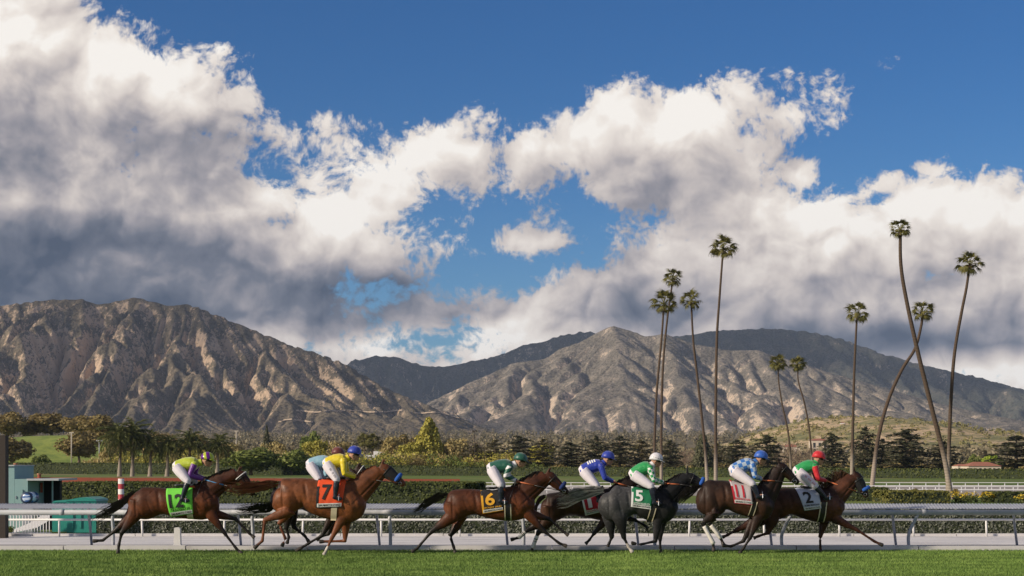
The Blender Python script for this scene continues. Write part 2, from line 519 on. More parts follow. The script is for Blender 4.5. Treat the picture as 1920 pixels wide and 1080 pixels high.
def mountain(name, crest, Yc, Yf, back, x0, x1, cell, zfoot, mat, label, seed, steps=26, K=0.020, diff=0.05, up=2, rough=5.0, wob=260, shape=0.95, spur=0.0):
    cx, cy = [c[0] for c in crest], [c[1] for c in crest]
    xs = np.arange(x0, x1 + cell, cell); yy = np.arange(Yf, Yc + back + cell, cell)
    Y, X = np.meshgrid(yy, xs, indexing='ij')
    ycr = Yc + wob * (fbm2(X / 700.0, X * 0 + seed, 3, seed) - 0.5) * 2
    pxc = 960 + FPX * X / Yc
    zc = EYE + (HZ - np.interp(pxc, cx, cy)) / FPX * Yc
    foot = Yf + 0.10 * (Yc - Yf) * (fbm2(X / 400.0, X * 0 + 3.3, 3, seed + 5) * 2 - 0.6)
    t = np.clip((Y - foot) / (ycr - foot), 0, None)
    env = np.where(t < 1, t ** shape, np.clip(1 - (t - 1) * 0.8, 0.05, 1))
    # big spurs that run down from the crest, slanting
    sp_ = np.abs(fbm2((X + (ycr - Y) * 0.35) / 420.0, Y / 1500.0, 2, seed + 9) * 2 - 1)
    env = env * (1 - spur * (1 - sp_) * np.clip(1 - np.abs(t - 0.5) * 1.6, 0, 1))
    h = zfoot + np.maximum(zc - zfoot, 5) * env
    h += (fbm2(X / 230.0, Y / 420.0, 4, seed + 2) - 0.5) * 130 * np.clip(t * 2, 0.1, 1)
    Uplift = np.maximum(zc - zfoot, 5) * env * 0.030
    h = erode(h, cell, Uplift, steps, K, diff)
    # hold the skyline seen in the photograph
    for it in range(3):
        ppx = 960 + FPX * X / Y; slope = (h - EYE) / Y
        bins = np.arange(-400, 2400, 8); bi = np.clip(((ppx + 400) / 8).astype(int), 0, len(bins) - 1)
        mx = np.full(len(bins), -1.0); np.maximum.at(mx, bi.ravel(), slope.ravel())
        want = (HZ - np.interp(bins + 4, cx, cy)) / FPX
        good = mx > 0.004
        ratio = np.where(good, np.clip(want / np.maximum(mx, 1e-4), 0.3, 3), np.nan)
        ratio = np.interp(bins, bins[good], ratio[good])
        ker = np.hanning(7); ker /= ker.sum()
        ratio = np.convolve(np.pad(ratio, 3, mode='edge'), ker, 'valid')
        h = zfoot + (h - zfoot) * np.interp(ppx, bins + 4, ratio)
    hu = upsample(h, up)
    xu, yu = np.linspace(xs[0], xs[-1], hu.shape[1]), np.linspace(yy[0], yy[-1], hu.shape[0])
    Yu, Xu = np.meshgrid(yu, xu, indexing='ij')
    hu = hu + (fbm2(Xu / 34.0, Yu / 34.0, 3, seed + 4, 0.6) - 0.5) * rough * 2 * np.clip((Yu - Yf) / 300, 0, 1)
    hu[0] -= 60
    V = np.stack([Xu, Yu, hu], -1).reshape(-1, 3)
    o = obj(name, V, grid_faces(*hu.shape), mat, smooth=True)
    return tag(o, label, kind='structure')

def rockmat(name, brush, brush2, rock, rockamt, scale=1.0, rock_lo=0.0):
    m, n = material(name)
    p = pos(n)
    ps = n.v('MULTIPLY', p, (1, 0.45, 0.8))
    big = n.noise(p, 0.0035 * scale, 5, 0.6)
    mid = n.noise(ps, 0.022 * scale, 5, 0.62)
    fin = n.noise(p, 0.10 * scale, 4, 0.65)
    c = n.mix(n.smooth(mid, 0.35, 0.65), brush, brush2)
    c = n.mix(n.m('MULTIPLY', n.smooth(fin, 0.46, 0.60), 0.85), c, tuple(x * 0.42 for x in brush))
    # bare granite shows on steep faces and in patches
    geo = n.new('ShaderNodeNewGeometry')
    sx = n.new('ShaderNodeSeparateXYZ'); n.put(sx.inputs[0], geo.outputs['True Normal'])
    steep = n.m('SUBTRACT', 1.0, sx.outputs[2])
    score = n.m('ADD', n.m('MULTIPLY', steep, 0.55), n.m('ADD', n.m('MULTIPLY', mid, 0.9), n.m('ADD', n.m('MULTIPLY', big, 0.5), n.m('MULTIPLY', fin, 0.8))))
    sz = n.new('ShaderNodeSeparateXYZ'); n.put(sz.inputs[0], p)
    low = n.m('SUBTRACT', 1.0, n.smooth(sz.outputs[2], 60, 330))
    score = n.m('MULTIPLY_ADD', low, rock_lo, score)
    rk = n.smooth(score, rockamt, rockamt + 0.13)
    rc = n.mix(n.noise(p, 0.3 * scale, 3, 0.6), tuple(x * 0.72 for x in rock), tuple(min(1, x * 1.2) for x in rock))
    c = n.mix(rk, c, rc)
    n.put(n.bsdf.inputs['Base Color'], c); n.put(n.bsdf.inputs['Roughness'], 0.95); n.put(n.bsdf.inputs['Specular IOR Level'], 0.05)
    bump(n, n.m('ADD', n.m('MULTIPLY', mid, 1.5), n.m('MULTIPLY', fin, 0.9)), 0.9, 9.0 / scale)
    return m
m_left = rockmat('chaparral_slope', (0.122, 0.104, 0.074), (0.215, 0.175, 0.125), (0.54, 0.405, 0.29), 1.39)
m_right = rockmat('brushy_granite_slope', (0.165, 0.148, 0.12), (0.26, 0.226, 0.185), (0.58, 0.465, 0.36), 1.35, 1.0, 0.14)
m_far = rockmat('far_wooded_slope', (0.09, 0.095, 0.075), (0.14, 0.13, 0.10), (0.44, 0.37, 0.29), 1.46, 0.8)

LEFT = [(-400, 600), (-200, 590), (0, 574), (60, 566), (100, 562), (150, 561), (185, 572), (215, 566), (255, 557), (295, 568), (320, 574), (345, 569), (372, 577), (420, 597),
        (480, 620), (540, 645), (600, 664), (650, 682), (700, 715), (760, 745), (830, 770), (900, 800), (960, 830), (1100, 850), (2400, 860)]
RIGHT = [(-400, 860), (700, 830), (760, 790), (800, 757), (855, 730), (902, 708), (965, 680), (1019, 674), (1045, 657), (1092, 640), (1120, 623), (1146, 611), (1180, 619), (1215, 632), (1240, 627),
         (1256, 629), (1304, 646), (1366, 657), (1424, 657), (1453, 668), (1512, 684), (1560, 700), (1640, 722), (1740, 752), (1840, 775), (1960, 800), (2400, 850)]
MID = [(-400, 860), (500, 800), (600, 730), (640, 690), (655, 678), (710, 666), (750, 671), (790, 686), (820, 689), (860, 683), (930, 668), (975, 650), (1010, 642), (1060, 628), (1100, 622), (1200, 640), (1300, 680), (2400, 860)]
FAR = [(-400, 860), (1050, 760), (1180, 660), (1267, 631), (1344, 620), (1439, 616), (1530, 624), (1585, 638), (1639, 657), (1694, 675), (1767, 693), (1840, 709), (1905, 728), (1960, 742), (2100, 780), (2400, 830)]
left_mt = mountain('mountain', LEFT, 5000, 4000, 420, -2150, 330, 9, 66, m_left, 'brown brushy mountain with deep diagonal gullies', 3, spur=0.25, K=0.065, steps=44, diff=0.016, rough=3.5, wob=200)
mountain('mountain', RIGHT, 6500, 4950, 450, -560, 2500, 13, 70, m_right, 'grey brushy mountain face with pale granite scars', 8, spur=0.20, K=0.050, steps=36, diff=0.024, rough=3.5)
mountain('mountain', MID, 9300, 8300, 400, -1500, 1250, 22, 90, m_far, 'shadowed blue ridge in the gap between the mountains', 21, steps=30, K=0.06, diff=0.008, rough=9)
mountain('mountain', FAR, 9000, 7300, 500, 500, 3900, 24, 90, m_far, 'shadowed high ridge behind the grey mountain', 14, steps=30, K=0.06, diff=0.008, rough=9)

# fire road cut along the lower right flank of the left mountain, following a contour
lv = np.empty(len(left_mt.data.vertices) * 3, np.float32); left_mt.data.vertices.foreach_get('co', lv); lv = lv.reshape(-1, 3)
nc_ = len(np.unique(lv[:, 0])); lg = lv.reshape(-1, nc_, 3)
m_cut = paint('cut_granite', (0.50, 0.385, 0.27), .95, .25, .05)
for z0, xa, xb, hcut in ((146.0, -600.0, -330.0, 6.0), (150.0, -300.0, -120.0, 5.0), (118.0, -640.0, -540.0, 5.0)):
    top, bot = [], []
    for c_ in range(nc_):
        col_ = lg[:, c_]
        if not xa < col_[0, 0] < xb: continue
        zl = z0 + 7 * math.sin(col_[0, 0] * .013) + 4 * math.sin(col_[0, 0] * .05)
        hi = np.argmax(col_[:, 2] > zl)
        if hi == 0: continue
        w_ = hcut * (.45 + .55 * float(fbm2(np.array(col_[0, 0] * .03), np.array(z0), 3, 5)))
        hi2 = np.argmax(col_[:, 2] > zl + w_)
        bot.append((col_[hi, 0], col_[hi, 1] - 8.0, zl)); top.append((col_[hi2, 0], col_[hi2, 1] - 5.0, zl + w_))
    n_ = len(top)
    if n_ > 3:
        vv = bot + top + [(x, y + 16, z - 1) for x, y, z in bot]
        tag(obj('mountain_road', vv, [(i, i + 1, n_ + i + 1, n_ + i) for i in range(n_ - 1)] + [(2 * n_ + i, 2 * n_ + i + 1, i + 1, i) for i in range(n_ - 1)], m_cut), kind='structure')

# ------------------------------------------------------------------ unseen cloud bodies added above the frame to cast shade on the ridges
m_shade_cloud = paint('shade_cloud_white', (0.85, 0.85, 0.86), 1.0, .02, .002)
def shade_cloud(spots, z, seed):
    """lumpy cloud bodies that shade ground spots (x, y, ground z, half width, half depth)"""
    mb = MB(); q = random.Random(seed)
    for (x, y, gz, rx, ry) in spots:
        t = (z - gz) / sun_dir.z
        c0 = Vector((x, y, gz)) + sun_dir * t
        for i in range(14):
            a, r_ = q.uniform(0, 6.28), q.random() ** .5
            c = c0 + Vector((math.cos(a) * rx * .75 * r_, math.sin(a) * ry * .75 * r_, q.uniform(-40, 60)))
            sx, sy = rx * q.uniform(.22, .42), ry * q.uniform(.25, .45)
            n_, m_ = 14, 8
            v, f = [], []
            for i2 in range(m_ + 1):
                th = math.pi * i2 / m_
                for j in range(n_):
                    ph = 2 * math.pi * j / n_
                    w = 1 + q.uniform(-.14, .14)
                    v.append(c + Vector((sx * w * math.sin(th) * math.cos(ph), sy * w * math.sin(th) * math.sin(ph), min(sx, sy) * .35 * w * math.cos(th))))
            for i2 in range(m_):
                for j in range(n_): f.append((i2 * n_ + j, i2 * n_ + (j + 1) % n_, (i2 + 1) * n_ + (j + 1) % n_, (i2 + 1) * n_ + j))
            mb.add(v, f)
    return mb
mb = shade_cloud([(-250, 8900, 520, 1150, 900), (350, 9000, 600, 700, 800), (1500, 8900, 640, 650, 560), (2200, 8750, 520, 650, 420), (1850, 8200, 330, 380, 160), (-1060, 4960, 492, 170, 190), (-900, 4960, 440, 170, 170), (-760, 4960, 395, 160, 150), (-630, 4960, 345, 150, 130), (-520, 4960, 305, 130, 110), (-1310, 4980, 480, 170, 100), (-1600, 4980, 490, 160, 90)], 2900, 5)
tag(mb.build('shadow_clouds', m_shade_cloud, smooth=True), 'unseen cloud bodies placed to shade the ridges', kind='stuff')
# ------------------------------------------------------------------ foliage toolkit
def rng(seed):
    return np.random.default_rng(seed)
def leaf_quads(C, size, r, flat=0.0, asp=0.55, Nrm=None, jit=0.35):
    """one small leaf-shaped face per centre; flat pulls the faces level, Nrm turns them to face outwards"""
    n = len(C)
    a = r.normal(size=(n, 3))
    if Nrm is not None:
        a = Nrm + a * 0.55
    a[:, 2] += flat * 3 * np.sign(a[:, 2] + 1e-6)
    a /= np.linalg.norm(a, axis=1, keepdims=True)
    b = np.cross(a, r.normal(size=(n, 3))); b /= np.linalg.norm(b, axis=1, keepdims=True)
    c = np.cross(a, b)
    s = size * (1 + jit * (r.random((n, 1)) * 2 - 1))
    V = np.stack([C - b * s, C + c * s * asp, C + b * s, C - c * s * asp], 1).reshape(-1, 3)
    F = np.arange(4 * n).reshape(n, 4)
    return V, F
def blob_points(r, centre, rad, n, shell=0.55):
    d = r.normal(size=(n, 3)); d /= np.linalg.norm(d, axis=1, keepdims=True)
    q = shell + (1 - shell) * r.random((n, 1))
    return np.asarray(centre) + d * q * np.asarray(rad), d
class Leaves:
    def __init__(self): self.V, self.F, self.n = [], [], 0
    def add(self, V, F):
        self.V.append(V); self.F.append(F + self.n); self.n += len(V)
    def mesh(self, name, mat):
        return mesh_from(name, np.concatenate(self.V), np.concatenate(self.F), mat)

m_bark = paint('bark', (0.16, 0.115, 0.08), 0.9, 0.4, 3.0)
m_palebark = paint('pale_bark', (0.34, 0.29, 0.24), 0.9, 0.3, 3.0)
m_oak = leafmat('oak_leaves', [(0.115, 0.101, 0.034), (0.196, 0.155, 0.057), (0.299, 0.224, 0.092)], 0.35)
m_olive = leafmat('olive_leaves', [(0.172, 0.155, 0.057), (0.299, 0.247, 0.098), (0.46, 0.356, 0.161)], 0.35)
m_green = leafmat('green_leaves', [(0.069, 0.1, 0.022), (0.125, 0.163, 0.037), (0.2, 0.225, 0.056)], 0.4)
m_yellow = leafmat('yellow_green_leaves', [(0.184, 0.19, 0.029), (0.31, 0.287, 0.052), (0.437, 0.38, 0.081)], 0.5)
m_lime = leafmat('lime_leaves', [(0.17, 0.24, 0.02), (0.26, 0.34, 0.03), (0.34, 0.42, 0.06)], 0.5)
m_cedar = leafmat('cedar_needles', [(0.039, 0.046, 0.025), (0.071, 0.076, 0.041), (0.132, 0.127, 0.071)], 0.5, trans=0.12)
m_cedar2 = leafmat('bronze_cedar_needles', [(0.072, 0.07, 0.034), (0.126, 0.114, 0.054), (0.192, 0.162, 0.078)], 0.5, trans=0.12)
m_twig = leafmat('bare_twigs', [(0.14, 0.10, 0.075), (0.22, 0.16, 0.115), (0.28, 0.20, 0.15)], 0.6, trans=0.05)
m_palm = leafmat('palm_leaves', [(0.05, 0.056, 0.015), (0.095, 0.095, 0.025), (0.18, 0.16, 0.045)], 0.6, trans=0.2)
m_queen = leafmat('feather_palm_leaves', [(0.04, 0.052, 0.017), (0.069, 0.081, 0.023), (0.115, 0.121, 0.034)], 0.6, trans=0.2)

def trunk_mesh(name, h, r0, seed, limbs=4, mat=None):
    q = random.Random(seed)
    mb = MB()
    k = 5
    pts = [(q.uniform(-.02, .02) * h * (i > 0), q.uniform(-.02, .02) * h * (i > 0), h * i / (k - 1)) for i in range(k)]
    mb.tube(pts, [r0 * (1.25 if i == 0 else 1 - 0.75 * i / (k - 1)) for i in range(k)], 7, up=(1, 0, 0))
    for i in range(limbs):
        a, z0 = q.uniform(0, 6.28), h * q.uniform(0.4, 0.8)
        L = h * q.uniform(0.3, 0.5)
        mb.tube([(0, 0, z0), (math.cos(a) * L * .5, math.sin(a) * L * .5, z0 + L * .45), (math.cos(a) * L, math.sin(a) * L, z0 + L * .7)], [r0 * .5, r0 * .32, r0 * .1], 5, up=(0, 0, 1))
    return mesh_from(name, mb.v, mb.f, mat or m_bark, True)

def crown_round(seed, w, h, z0, mat, leaf=0.30, n=2600, blobs_n=16, shell=0.6):
    """crown of overlapping leafy clumps between z0 and h"""
    r = rng(seed); L = Leaves()
    zc, hz = (z0 + h) / 2, (h - z0) / 2
    per = n // blobs_n
    for i in range(blobs_n):
        d = r.normal(size=3); d /= np.linalg.norm(d); d[2] = d[2] * 0.9 + 0.1
        f = r.uniform(0.35, 0.72)
        c = np.array([d[0] * w / 2 * f, d[1] * w / 2 * f, zc + d[2] * hz * f])
        br = r.uniform(0.30, 0.46)
        C, N = blob_points(r, c, (w / 2 * br * 1.05, w / 2 * br * 1.05, hz * br * 1.05), per, shell)
        L.add(*leaf_quads(C, leaf, r, 0, 0.6, N))
    return L.mesh('crown', mat)

def crown_cedar(seed, w, h, mat, leaf=0.26, tiers=9, n=3200, flat_top=0.5, z0=0.12):
    """level plates of needles on long side branches, drooping a little at the tips"""
    r = rng(seed); L = Leaves(); br = MB()
    for t in range(tiers):
        f = t / (tiers - 1)
        z = h * (z0 + (1 - z0) * f ** 0.9 * 0.97)
        prof = (1 - f) ** 0.45 * (1 - 0.22 * math.exp(-((f) / 0.12) ** 2)) * (1 - flat_top * 0.12) + 0.12 + flat_top * 0.20 * f
        nb = int(5 + 4 * (1 - f))
        a0 = r.uniform(0, 6.28)
        for b in range(nb):
            a = a0 + 6.283 * b / nb + r.uniform(-.35, .35)
            Rr = w / 2 * prof * r.uniform(0.50, 1.2)
            rise = r.uniform(0.02, 0.14) * Rr
            ca, sa = math.cos(a), math.sin(a)
            zb = z + r.uniform(-.05, .05) * h
            br.tube([(0, 0, zb - 0.1 * Rr), (ca * Rr * .6, sa * Rr * .6, zb + rise * .6), (ca * Rr, sa * Rr, zb + rise * .2)], [0.10, 0.06, 0.02], 4, up=(0, 0, 1))
            m = max(8, int(n / (tiers * 7) * (0.35 + prof)))
            u = r.random(m) ** 0.7
            side = (r.random(m) - .5) * 0.62 * Rr * np.sin(np.clip(u, .05, 1) * 2.6)
            x = ca * u * Rr - sa * side; y = sa * u * Rr + ca * side
            zz = zb + rise * np.sin(u * 2.4) - 0.10 * Rr * np.clip(u - .55, 0, 1) * 2 + r.normal(size=m) * 0.09
            C = np.stack([x, y, zz], 1)
            L.add(*leaf_quads(C, leaf, r, 0.8, 0.5))
    C = np.stack([r.normal(size=50) * .03 * w, r.normal(size=50) * .03 * w, h * (0.95 + 0.07 * r.random(50))], 1)
    L.add(*leaf_quads(C, leaf, r, 0.3, 0.5))
    return L.mesh('crown', mat), br

def crown_cone(seed, w, h, mat, leaf=0.28, n=4200):
    r = rng(seed); L = Leaves()
    for i in range(46):
        f = r.random() ** 1.25
        a = r.uniform(0, 6.28); rad = w / 2 * (1 - f) ** 0.8 * 0.72
        c = (math.cos(a) * rad, math.sin(a) * rad, h * (0.06 + 0.88 * f))
        b = w * (0.08 + 0.13 * (1 - f))
        C, N = blob_points(r, c, (b, b, b * 1.25), n // 46, 0.55)
        L.add(*leaf_quads(C, leaf, r, 0, 0.6, N))
    return L.mesh('crown', mat)

def crown_bare(seed, w, h, z0, n=1500):
    """leafless crown: fans of fine twigs"""
    r = rng(seed); mb = Leaves()
    m = n
    d = r.normal(size=(m, 3)); d[:, 2] = np.abs(d[:, 2]) + 0.25; d /= np.linalg.norm(d, axis=1, keepdims=True)
    f = r.uniform(.25, .95, (m, 1))
    C = d * f * np.array([w / 2, w / 2, h - z0]) + np.array([0, 0, z0])
    L = r.uniform(.3, .75, (m, 1)) * w * 0.12
    s = np.cross(d, r.normal(size=(m, 3))); s /= np.linalg.norm(s, axis=1, keepdims=True)
    d2 = d + r.normal(size=(m, 3)) * .35
    V = np.stack([C - s * .05, C + s * .05, C + d2 * L + s * .015, C + d2 * L - s * .015], 1).reshape(-1, 3)
    mb.add(V, np.arange(4 * m).reshape(m, 4))
    return mb.mesh('crown', m_twig)

TREE_CACHE = {}
def tree(kind, px, top, base, wpx, Y, label, group=None, cat='tree', name=None, variant=0, ground=None):
    """a tree whose foot, top and width are measured in the photograph at distance Y"""
    gz = ground if ground is not None else (EYE + (HZ - base) * Y / FPX)
    x = (px - 960) * Y / FPX
    h = (EYE + (HZ - top) * Y / FPX) - gz
    w = wpx * Y / FPX
    key = (kind, variant)
    if key not in TREE_CACHE:
        sd_ = sum(ord(c) for c in kind) * 7 + variant * 31
        HB, WB = 10.0, 10.0
        br = None
        if kind in ('oak', 'olive', 'green', 'yellow', 'lime'):
            cm = crown_round(sd_, WB, HB, HB * (0.12 if kind != 'lime' else .3), {'oak': m_oak, 'olive': m_olive, 'green': m_green, 'yellow': m_yellow, 'lime': m_lime}[kind], 0.40, 3000, 18)
            tm = trunk_mesh('trunk', HB * .62, .34, sd_)
        elif kind in ('cedar', 'bronze_cedar'):
            cm, br = crown_cedar(sd_, WB, HB, m_cedar if kind == 'cedar' else m_cedar2, 0.36, 8 + variant % 3, 3600, [0.5, 0.9, 0.2][variant % 3])
            mb = MB(); mb.tube([(0, 0, 0), (.05, 0, HB * .5), (0, 0, HB * .97)], [.36, .22, .05], 7, up=(1, 0, 0))
            mb.add(br.v, br.f)
            tm = mesh_from('trunk', mb.v, mb.f, m_bark, True)
        elif kind == 'cone':
            cm = crown_cone(sd_, WB, HB, m_yellow if variant == 0 else m_green, 0.36); tm = trunk_mesh('trunk', HB * .6, .3, sd_, 0)
        elif kind == 'dense':
            cm = crown_cone(sd_, WB, HB, m_cedar, 0.40, 4600); tm = trunk_mesh('trunk', HB * .6, .3, sd_, 0)
        elif kind == 'bare':
            cm = crown_bare(sd_, WB, HB, HB * .2); tm = trunk_mesh('trunk', HB * .6, .22, sd_, 8, m_palebark)
        TREE_CACHE[key] = (cm, tm)
    cm, tm = TREE_CACHE[key]
    o = empty(name or {'cedar': 'cedar_tree', 'bronze_cedar': 'cedar_tree', 'cone': 'cypress_tree', 'dense': 'cypress_tree', 'bare': 'bare_tree'}.get(kind, 'broadleaf_tree'), (x, Y, gz), rnd.uniform(0, 6.28))
    o.scale = (w / 10.0, w / 10.0, h / 10.0)
    link('trunk', tm, o); link('crown', cm, o)
    tag(o, label, cat, group)
    return o

# ------------------------------------------------------------------ hedges
def hedge(name, line, zt, zb, thick, leaf, dens, mat, label, mcore, cat='hedge', lump=0.05):
    """clipped hedge along a ground line of (x, y); core mass plus leaves standing proud of every face"""
    r = rng(len(label) * 13 + int(abs(line[0][0])))
    root = empty(name, (line[0][0], line[0][1], zb))
    O = np.array([line[0][0], line[0][1], zb])
    pts = np.array(line, float)
    core = Leaves(); lv = Leaves()
    for k in range(len(pts) - 1):
        a, b = pts[k], pts[k + 1]
        Ls = np.linalg.norm(b - a); t = (b - a) / Ls; nrm = np.array([t[1], -t[0]])     # front faces the camera
        if nrm[1] > 0: nrm = -nrm
        za, zc_ = (zt if not hasattr(zt, '__len__') else zt[k]), (zt if not hasattr(zt, '__len__') else zt[k + 1])
        ns = max(2, int(Ls / (thick * .5)))
        s = np.linspace(0, Ls, ns)
        ztop = np.interp(s, [0, Ls], [za, zc_]) + (fbm2(s / thick, s * 0 + 2, 2, 4) - .5) * lump * 2
        wob = (fbm2(s / thick, s * 0 + 7, 2, 5) - .5) * lump * 2
        P_ = a[None] + t[None] * s[:, None]
        sec = []
        ins = leaf * 0.5
        for (off, zz) in ((0 + ins, np.full(ns, zb - .05)), (ins, ztop - ins - thick * .1), (thick * .1 + ins, ztop - ins), (thick * .9, ztop - ins), (thick, ztop - thick * .1), (thick, np.full(ns, zb - .05))):
            q = P_ - nrm[None] * (off + wob)[:, None] if np.ndim(off + wob) else P_
            sec.append(np.concatenate([q, zz[:, None]], 1))
        Vc = np.stack(sec, 1).reshape(-1, 3)
        F = [(i * 6 + j, (i + 1) * 6 + j, (i + 1) * 6 + j + 1, i * 6 + j + 1) for i in range(ns - 1) for j in range(5)]
        core.add(Vc - O, np.array(F))
        core.add(Vc[[0, 1, 4, 5]] - O, np.array([[0, 1, 2, 3]])); core.add(Vc[-6:][[0, 1, 4, 5]] - O, np.array([[3, 2, 1, 0]]))
        hgt = (za + zc_) / 2 - zb
        nf, nt, ne = int(Ls * hgt * dens), int(Ls * thick * dens), int(thick * hgt * dens)
        u = r.random(nf) * Ls; v = r.random(nf)
        wb = np.interp(u, s, wob); zt_ = np.interp(u, s, ztop)
        C = np.stack([a[0] + t[0] * u - nrm[0] * (wb + r.random(nf) * leaf * .8), a[1] + t[1] * u - nrm[1] * (wb + r.random(nf) * leaf * .8), zb + v * (zt_ - zb)], 1)
        lv.add(*leaf_quads(C - O, leaf, r, 0, .6, np.tile([nrm[0], nrm[1], .35], (nf, 1))))
        u = r.random(nt) * Ls; v = r.random(nt) * thick
        wb = np.interp(u, s, wob); zt_ = np.interp(u, s, ztop)
        C = np.stack([a[0] + t[0] * u - nrm[0] * (wb + v), a[1] + t[1] * u - nrm[1] * (wb + v), zt_ - r.random(nt) * leaf * .8], 1)
        lv.add(*leaf_quads(C - O, leaf, r, 0, .6, np.tile([0, 0, 1.0], (nt, 1))))
        for e, sg in ((a, -1), (b, 1)):
            v = r.random(ne); w_ = r.random(ne) * thick
            C = np.stack([e[0] - nrm[0] * w_, e[1] - nrm[1] * w_, zb + v * hgt], 1)
            lv.add(*leaf_quads(C - O, leaf, r, 0, .6, np.tile([t[0] * sg, t[1] * sg, .3], (ne, 1))))
    link('branches', core.mesh('branches', mcore), root)
    tag(link('leaves', lv.mesh('leaves', mat), root), kind='stuff')
    return tag(root, label, cat)
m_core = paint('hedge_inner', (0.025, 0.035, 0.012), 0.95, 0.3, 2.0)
m_hedge = leafmat('hedge_leaves', [(0.034, 0.052, 0.014), (0.063, 0.081, 0.021), (0.103, 0.115, 0.032)], 0.5)
m_hedge_dusty = leafmat('dusty_hedge_leaves', [(0.05, 0.06, 0.04), (0.09, 0.10, 0.075), (0.20, 0.21, 0.17)], 1.5, trans=0.15)
m_hedge_gold = leafmat('golden_hedge_leaves', [(0.075, 0.09, 0.02), (0.13, 0.13, 0.03), (0.20, 0.18, 0.05)], 0.8)
# ------------------------------------------------------------------ low hills between the course and the mountains
def hill(name, prof, Yc, depth, mat, label, seed, zb=GZ, rough=1.2, nx=120, ny=40, back=1.0):
    pxs, pys = [p[0] for p in prof], [p[1] for p in prof]
    x0, x1 = (pxs[0] - 960) * Yc / FPX, (pxs[-1] - 960) * Yc / FPX
    xs = np.linspace(x0, x1, nx); yy = np.linspace(Yc - depth, Yc + depth * back, ny)
    Y, X = np.meshgrid(yy, xs, indexing='ij')
    px = 960 + FPX * X / Yc
    zc = EYE + (HZ - np.interp(px, pxs, pys)) / FPX * Yc
    t = (Y - (Yc - depth)) / depth
    s = np.clip(np.where(t < 1, t, 2 - t), 0, 1)
    s = s * s * (3 - 2 * s)
    b = ground_z(X, Y) - 0.5
    Z = b + np.maximum(zc - b, 0) * s + (fbm2(X / (depth * .2), Y / (depth * .2), 4, seed) - .5) * rough * 2 * s
    return tag(obj(name, np.stack([X, Y, Z], -1).reshape(-1, 3), grid_faces(ny, nx), mat, smooth=True), label, kind='structure')
m_bank, n = material('sunlit_bank_grass')
p = pos(n); g = n.noise(p, 0.09, 5, 0.6); g2 = n.noise(p, 0.6, 4, 0.6)
c = n.mix(n.smooth(g, 0.35, 0.6), (0.14, 0.20, 0.03), (0.24, 0.29, 0.05))
c = n.mix(n.m('MULTIPLY', n.smooth(g2, .5, .7), .5), c, (0.09, 0.13, 0.02))
n.put(n.bsdf.inputs['Base Color'], c); n.put(n.bsdf.inputs['Roughness'], 0.95); bump(n, g2, .6, .4)
hill('hill', [(-200, 822), (0, 820), (60, 818), (130, 818), (200, 822), (270, 830), (330, 842), (400, 862), (460, 880)], 740, 90, m_bank, 'bright green grassy bank', 4)
m_foot, n = material('foothill_scrub')
p = pos(n); g = n.noise(p, 0.02, 6, 0.68); g2 = n.noise(p, 0.11, 5, 0.65)
c = n.ramp(g, [(0.40, (0.22, 0.205, 0.08)), (0.48, (0.37, 0.29, 0.14)), (0.56, (0.56, 0.41, 0.25))])
c = n.mix(n.m('MULTIPLY', n.smooth(g2, .50, .62), .75), c, (0.085, 0.10, 0.035))
n.put(n.bsdf.inputs['Base Color'], c); n.put(n.bsdf.inputs['Roughness'], 0.95); bump(n, n.m('ADD', g, g2), .9, 3.0)
hill('hill', [(1250, 866), (1330, 850), (1400, 826), (1460, 804), (1520, 790), (1600, 781), (1660, 783), (1740, 794), (1800, 806), (1860, 815), (1930, 826), (2010, 845), (2080, 868)], 1500, 420, m_foot, 'sunlit scrubby foothill', 6, rough=7)

# far wood that fills the plain below the mountains: a single mass
r = rng(5); LV = Leaves()
NT_ = 5200
yy = 700 * (3600 / 700.0) ** r.random(NT_)
xx = (r.random(NT_) * 2 - 1) * yy * 0.36
zz = ground_z(xx, yy)
for i in range(NT_):
    if 1080 < yy[i] < 1900 and 0.10 * yy[i] < xx[i] < 0.37 * yy[i]:
        continue
    if yy[i] < 1150 and xx[i] < -0.15 * yy[i]:
        continue
    hh = r.uniform(5, 13) * (1 if yy[i] > 1000 else .8); ww = hh * r.uniform(.5, .9)
    C, N = blob_points(r, (xx[i], yy[i], zz[i] + hh * .5), (ww * .5, ww * .5, hh * .55), 46, .5)
    LV.add(*leaf_quads(C, hh * .12, r, 0, .7, N))
m_wood = leafmat('far_wood_leaves', [(0.09, 0.09, 0.05), (0.16, 0.145, 0.085), (0.27, 0.22, 0.14)], 0.035, trans=.15)
tag(link('woodland', LV.mesh('woodland', m_wood)), 'hazy mass of small trees at the foot of the mountains', kind='stuff')

# undergrowth along the far hedge: low mixed scrub, one mass per leaf colour
for nm, mt, sd_, cnt, px0, px1 in (('undergrowth', m_olive, 41, 230, 150, 1950), ('undergrowth', m_oak, 42, 170, 330, 1950), ('undergrowth', m_yellow, 43, 190, 200, 1050), ('undergrowth', m_green, 44, 130, 230, 1300)):
    r = rng(sd_); LV = Leaves()
    for i in range(cnt):
        Yb = r.uniform(585, 690); pxb = r.uniform(px0, px1); xb = (pxb - 960) * Yb / FPX
        hb = r.uniform(2.5, 10.0) * (1.0 if pxb < 1000 else .5); wb = hb * r.uniform(.7, 1.3)
        for j in range(4):
            C, N = blob_points(r, (xb + r.normal() * wb * .3, Yb + r.normal() * wb * .3, GZ + hb * r.uniform(.3, .65)), (wb * .38, wb * .38, hb * .36), 70, .6)
            LV.add(*leaf_quads(C, .42, r, 0, .65, N))
    tag(link(nm, LV.mesh(nm, mt)), 'mixed scrub behind the far hedge', kind='stuff')
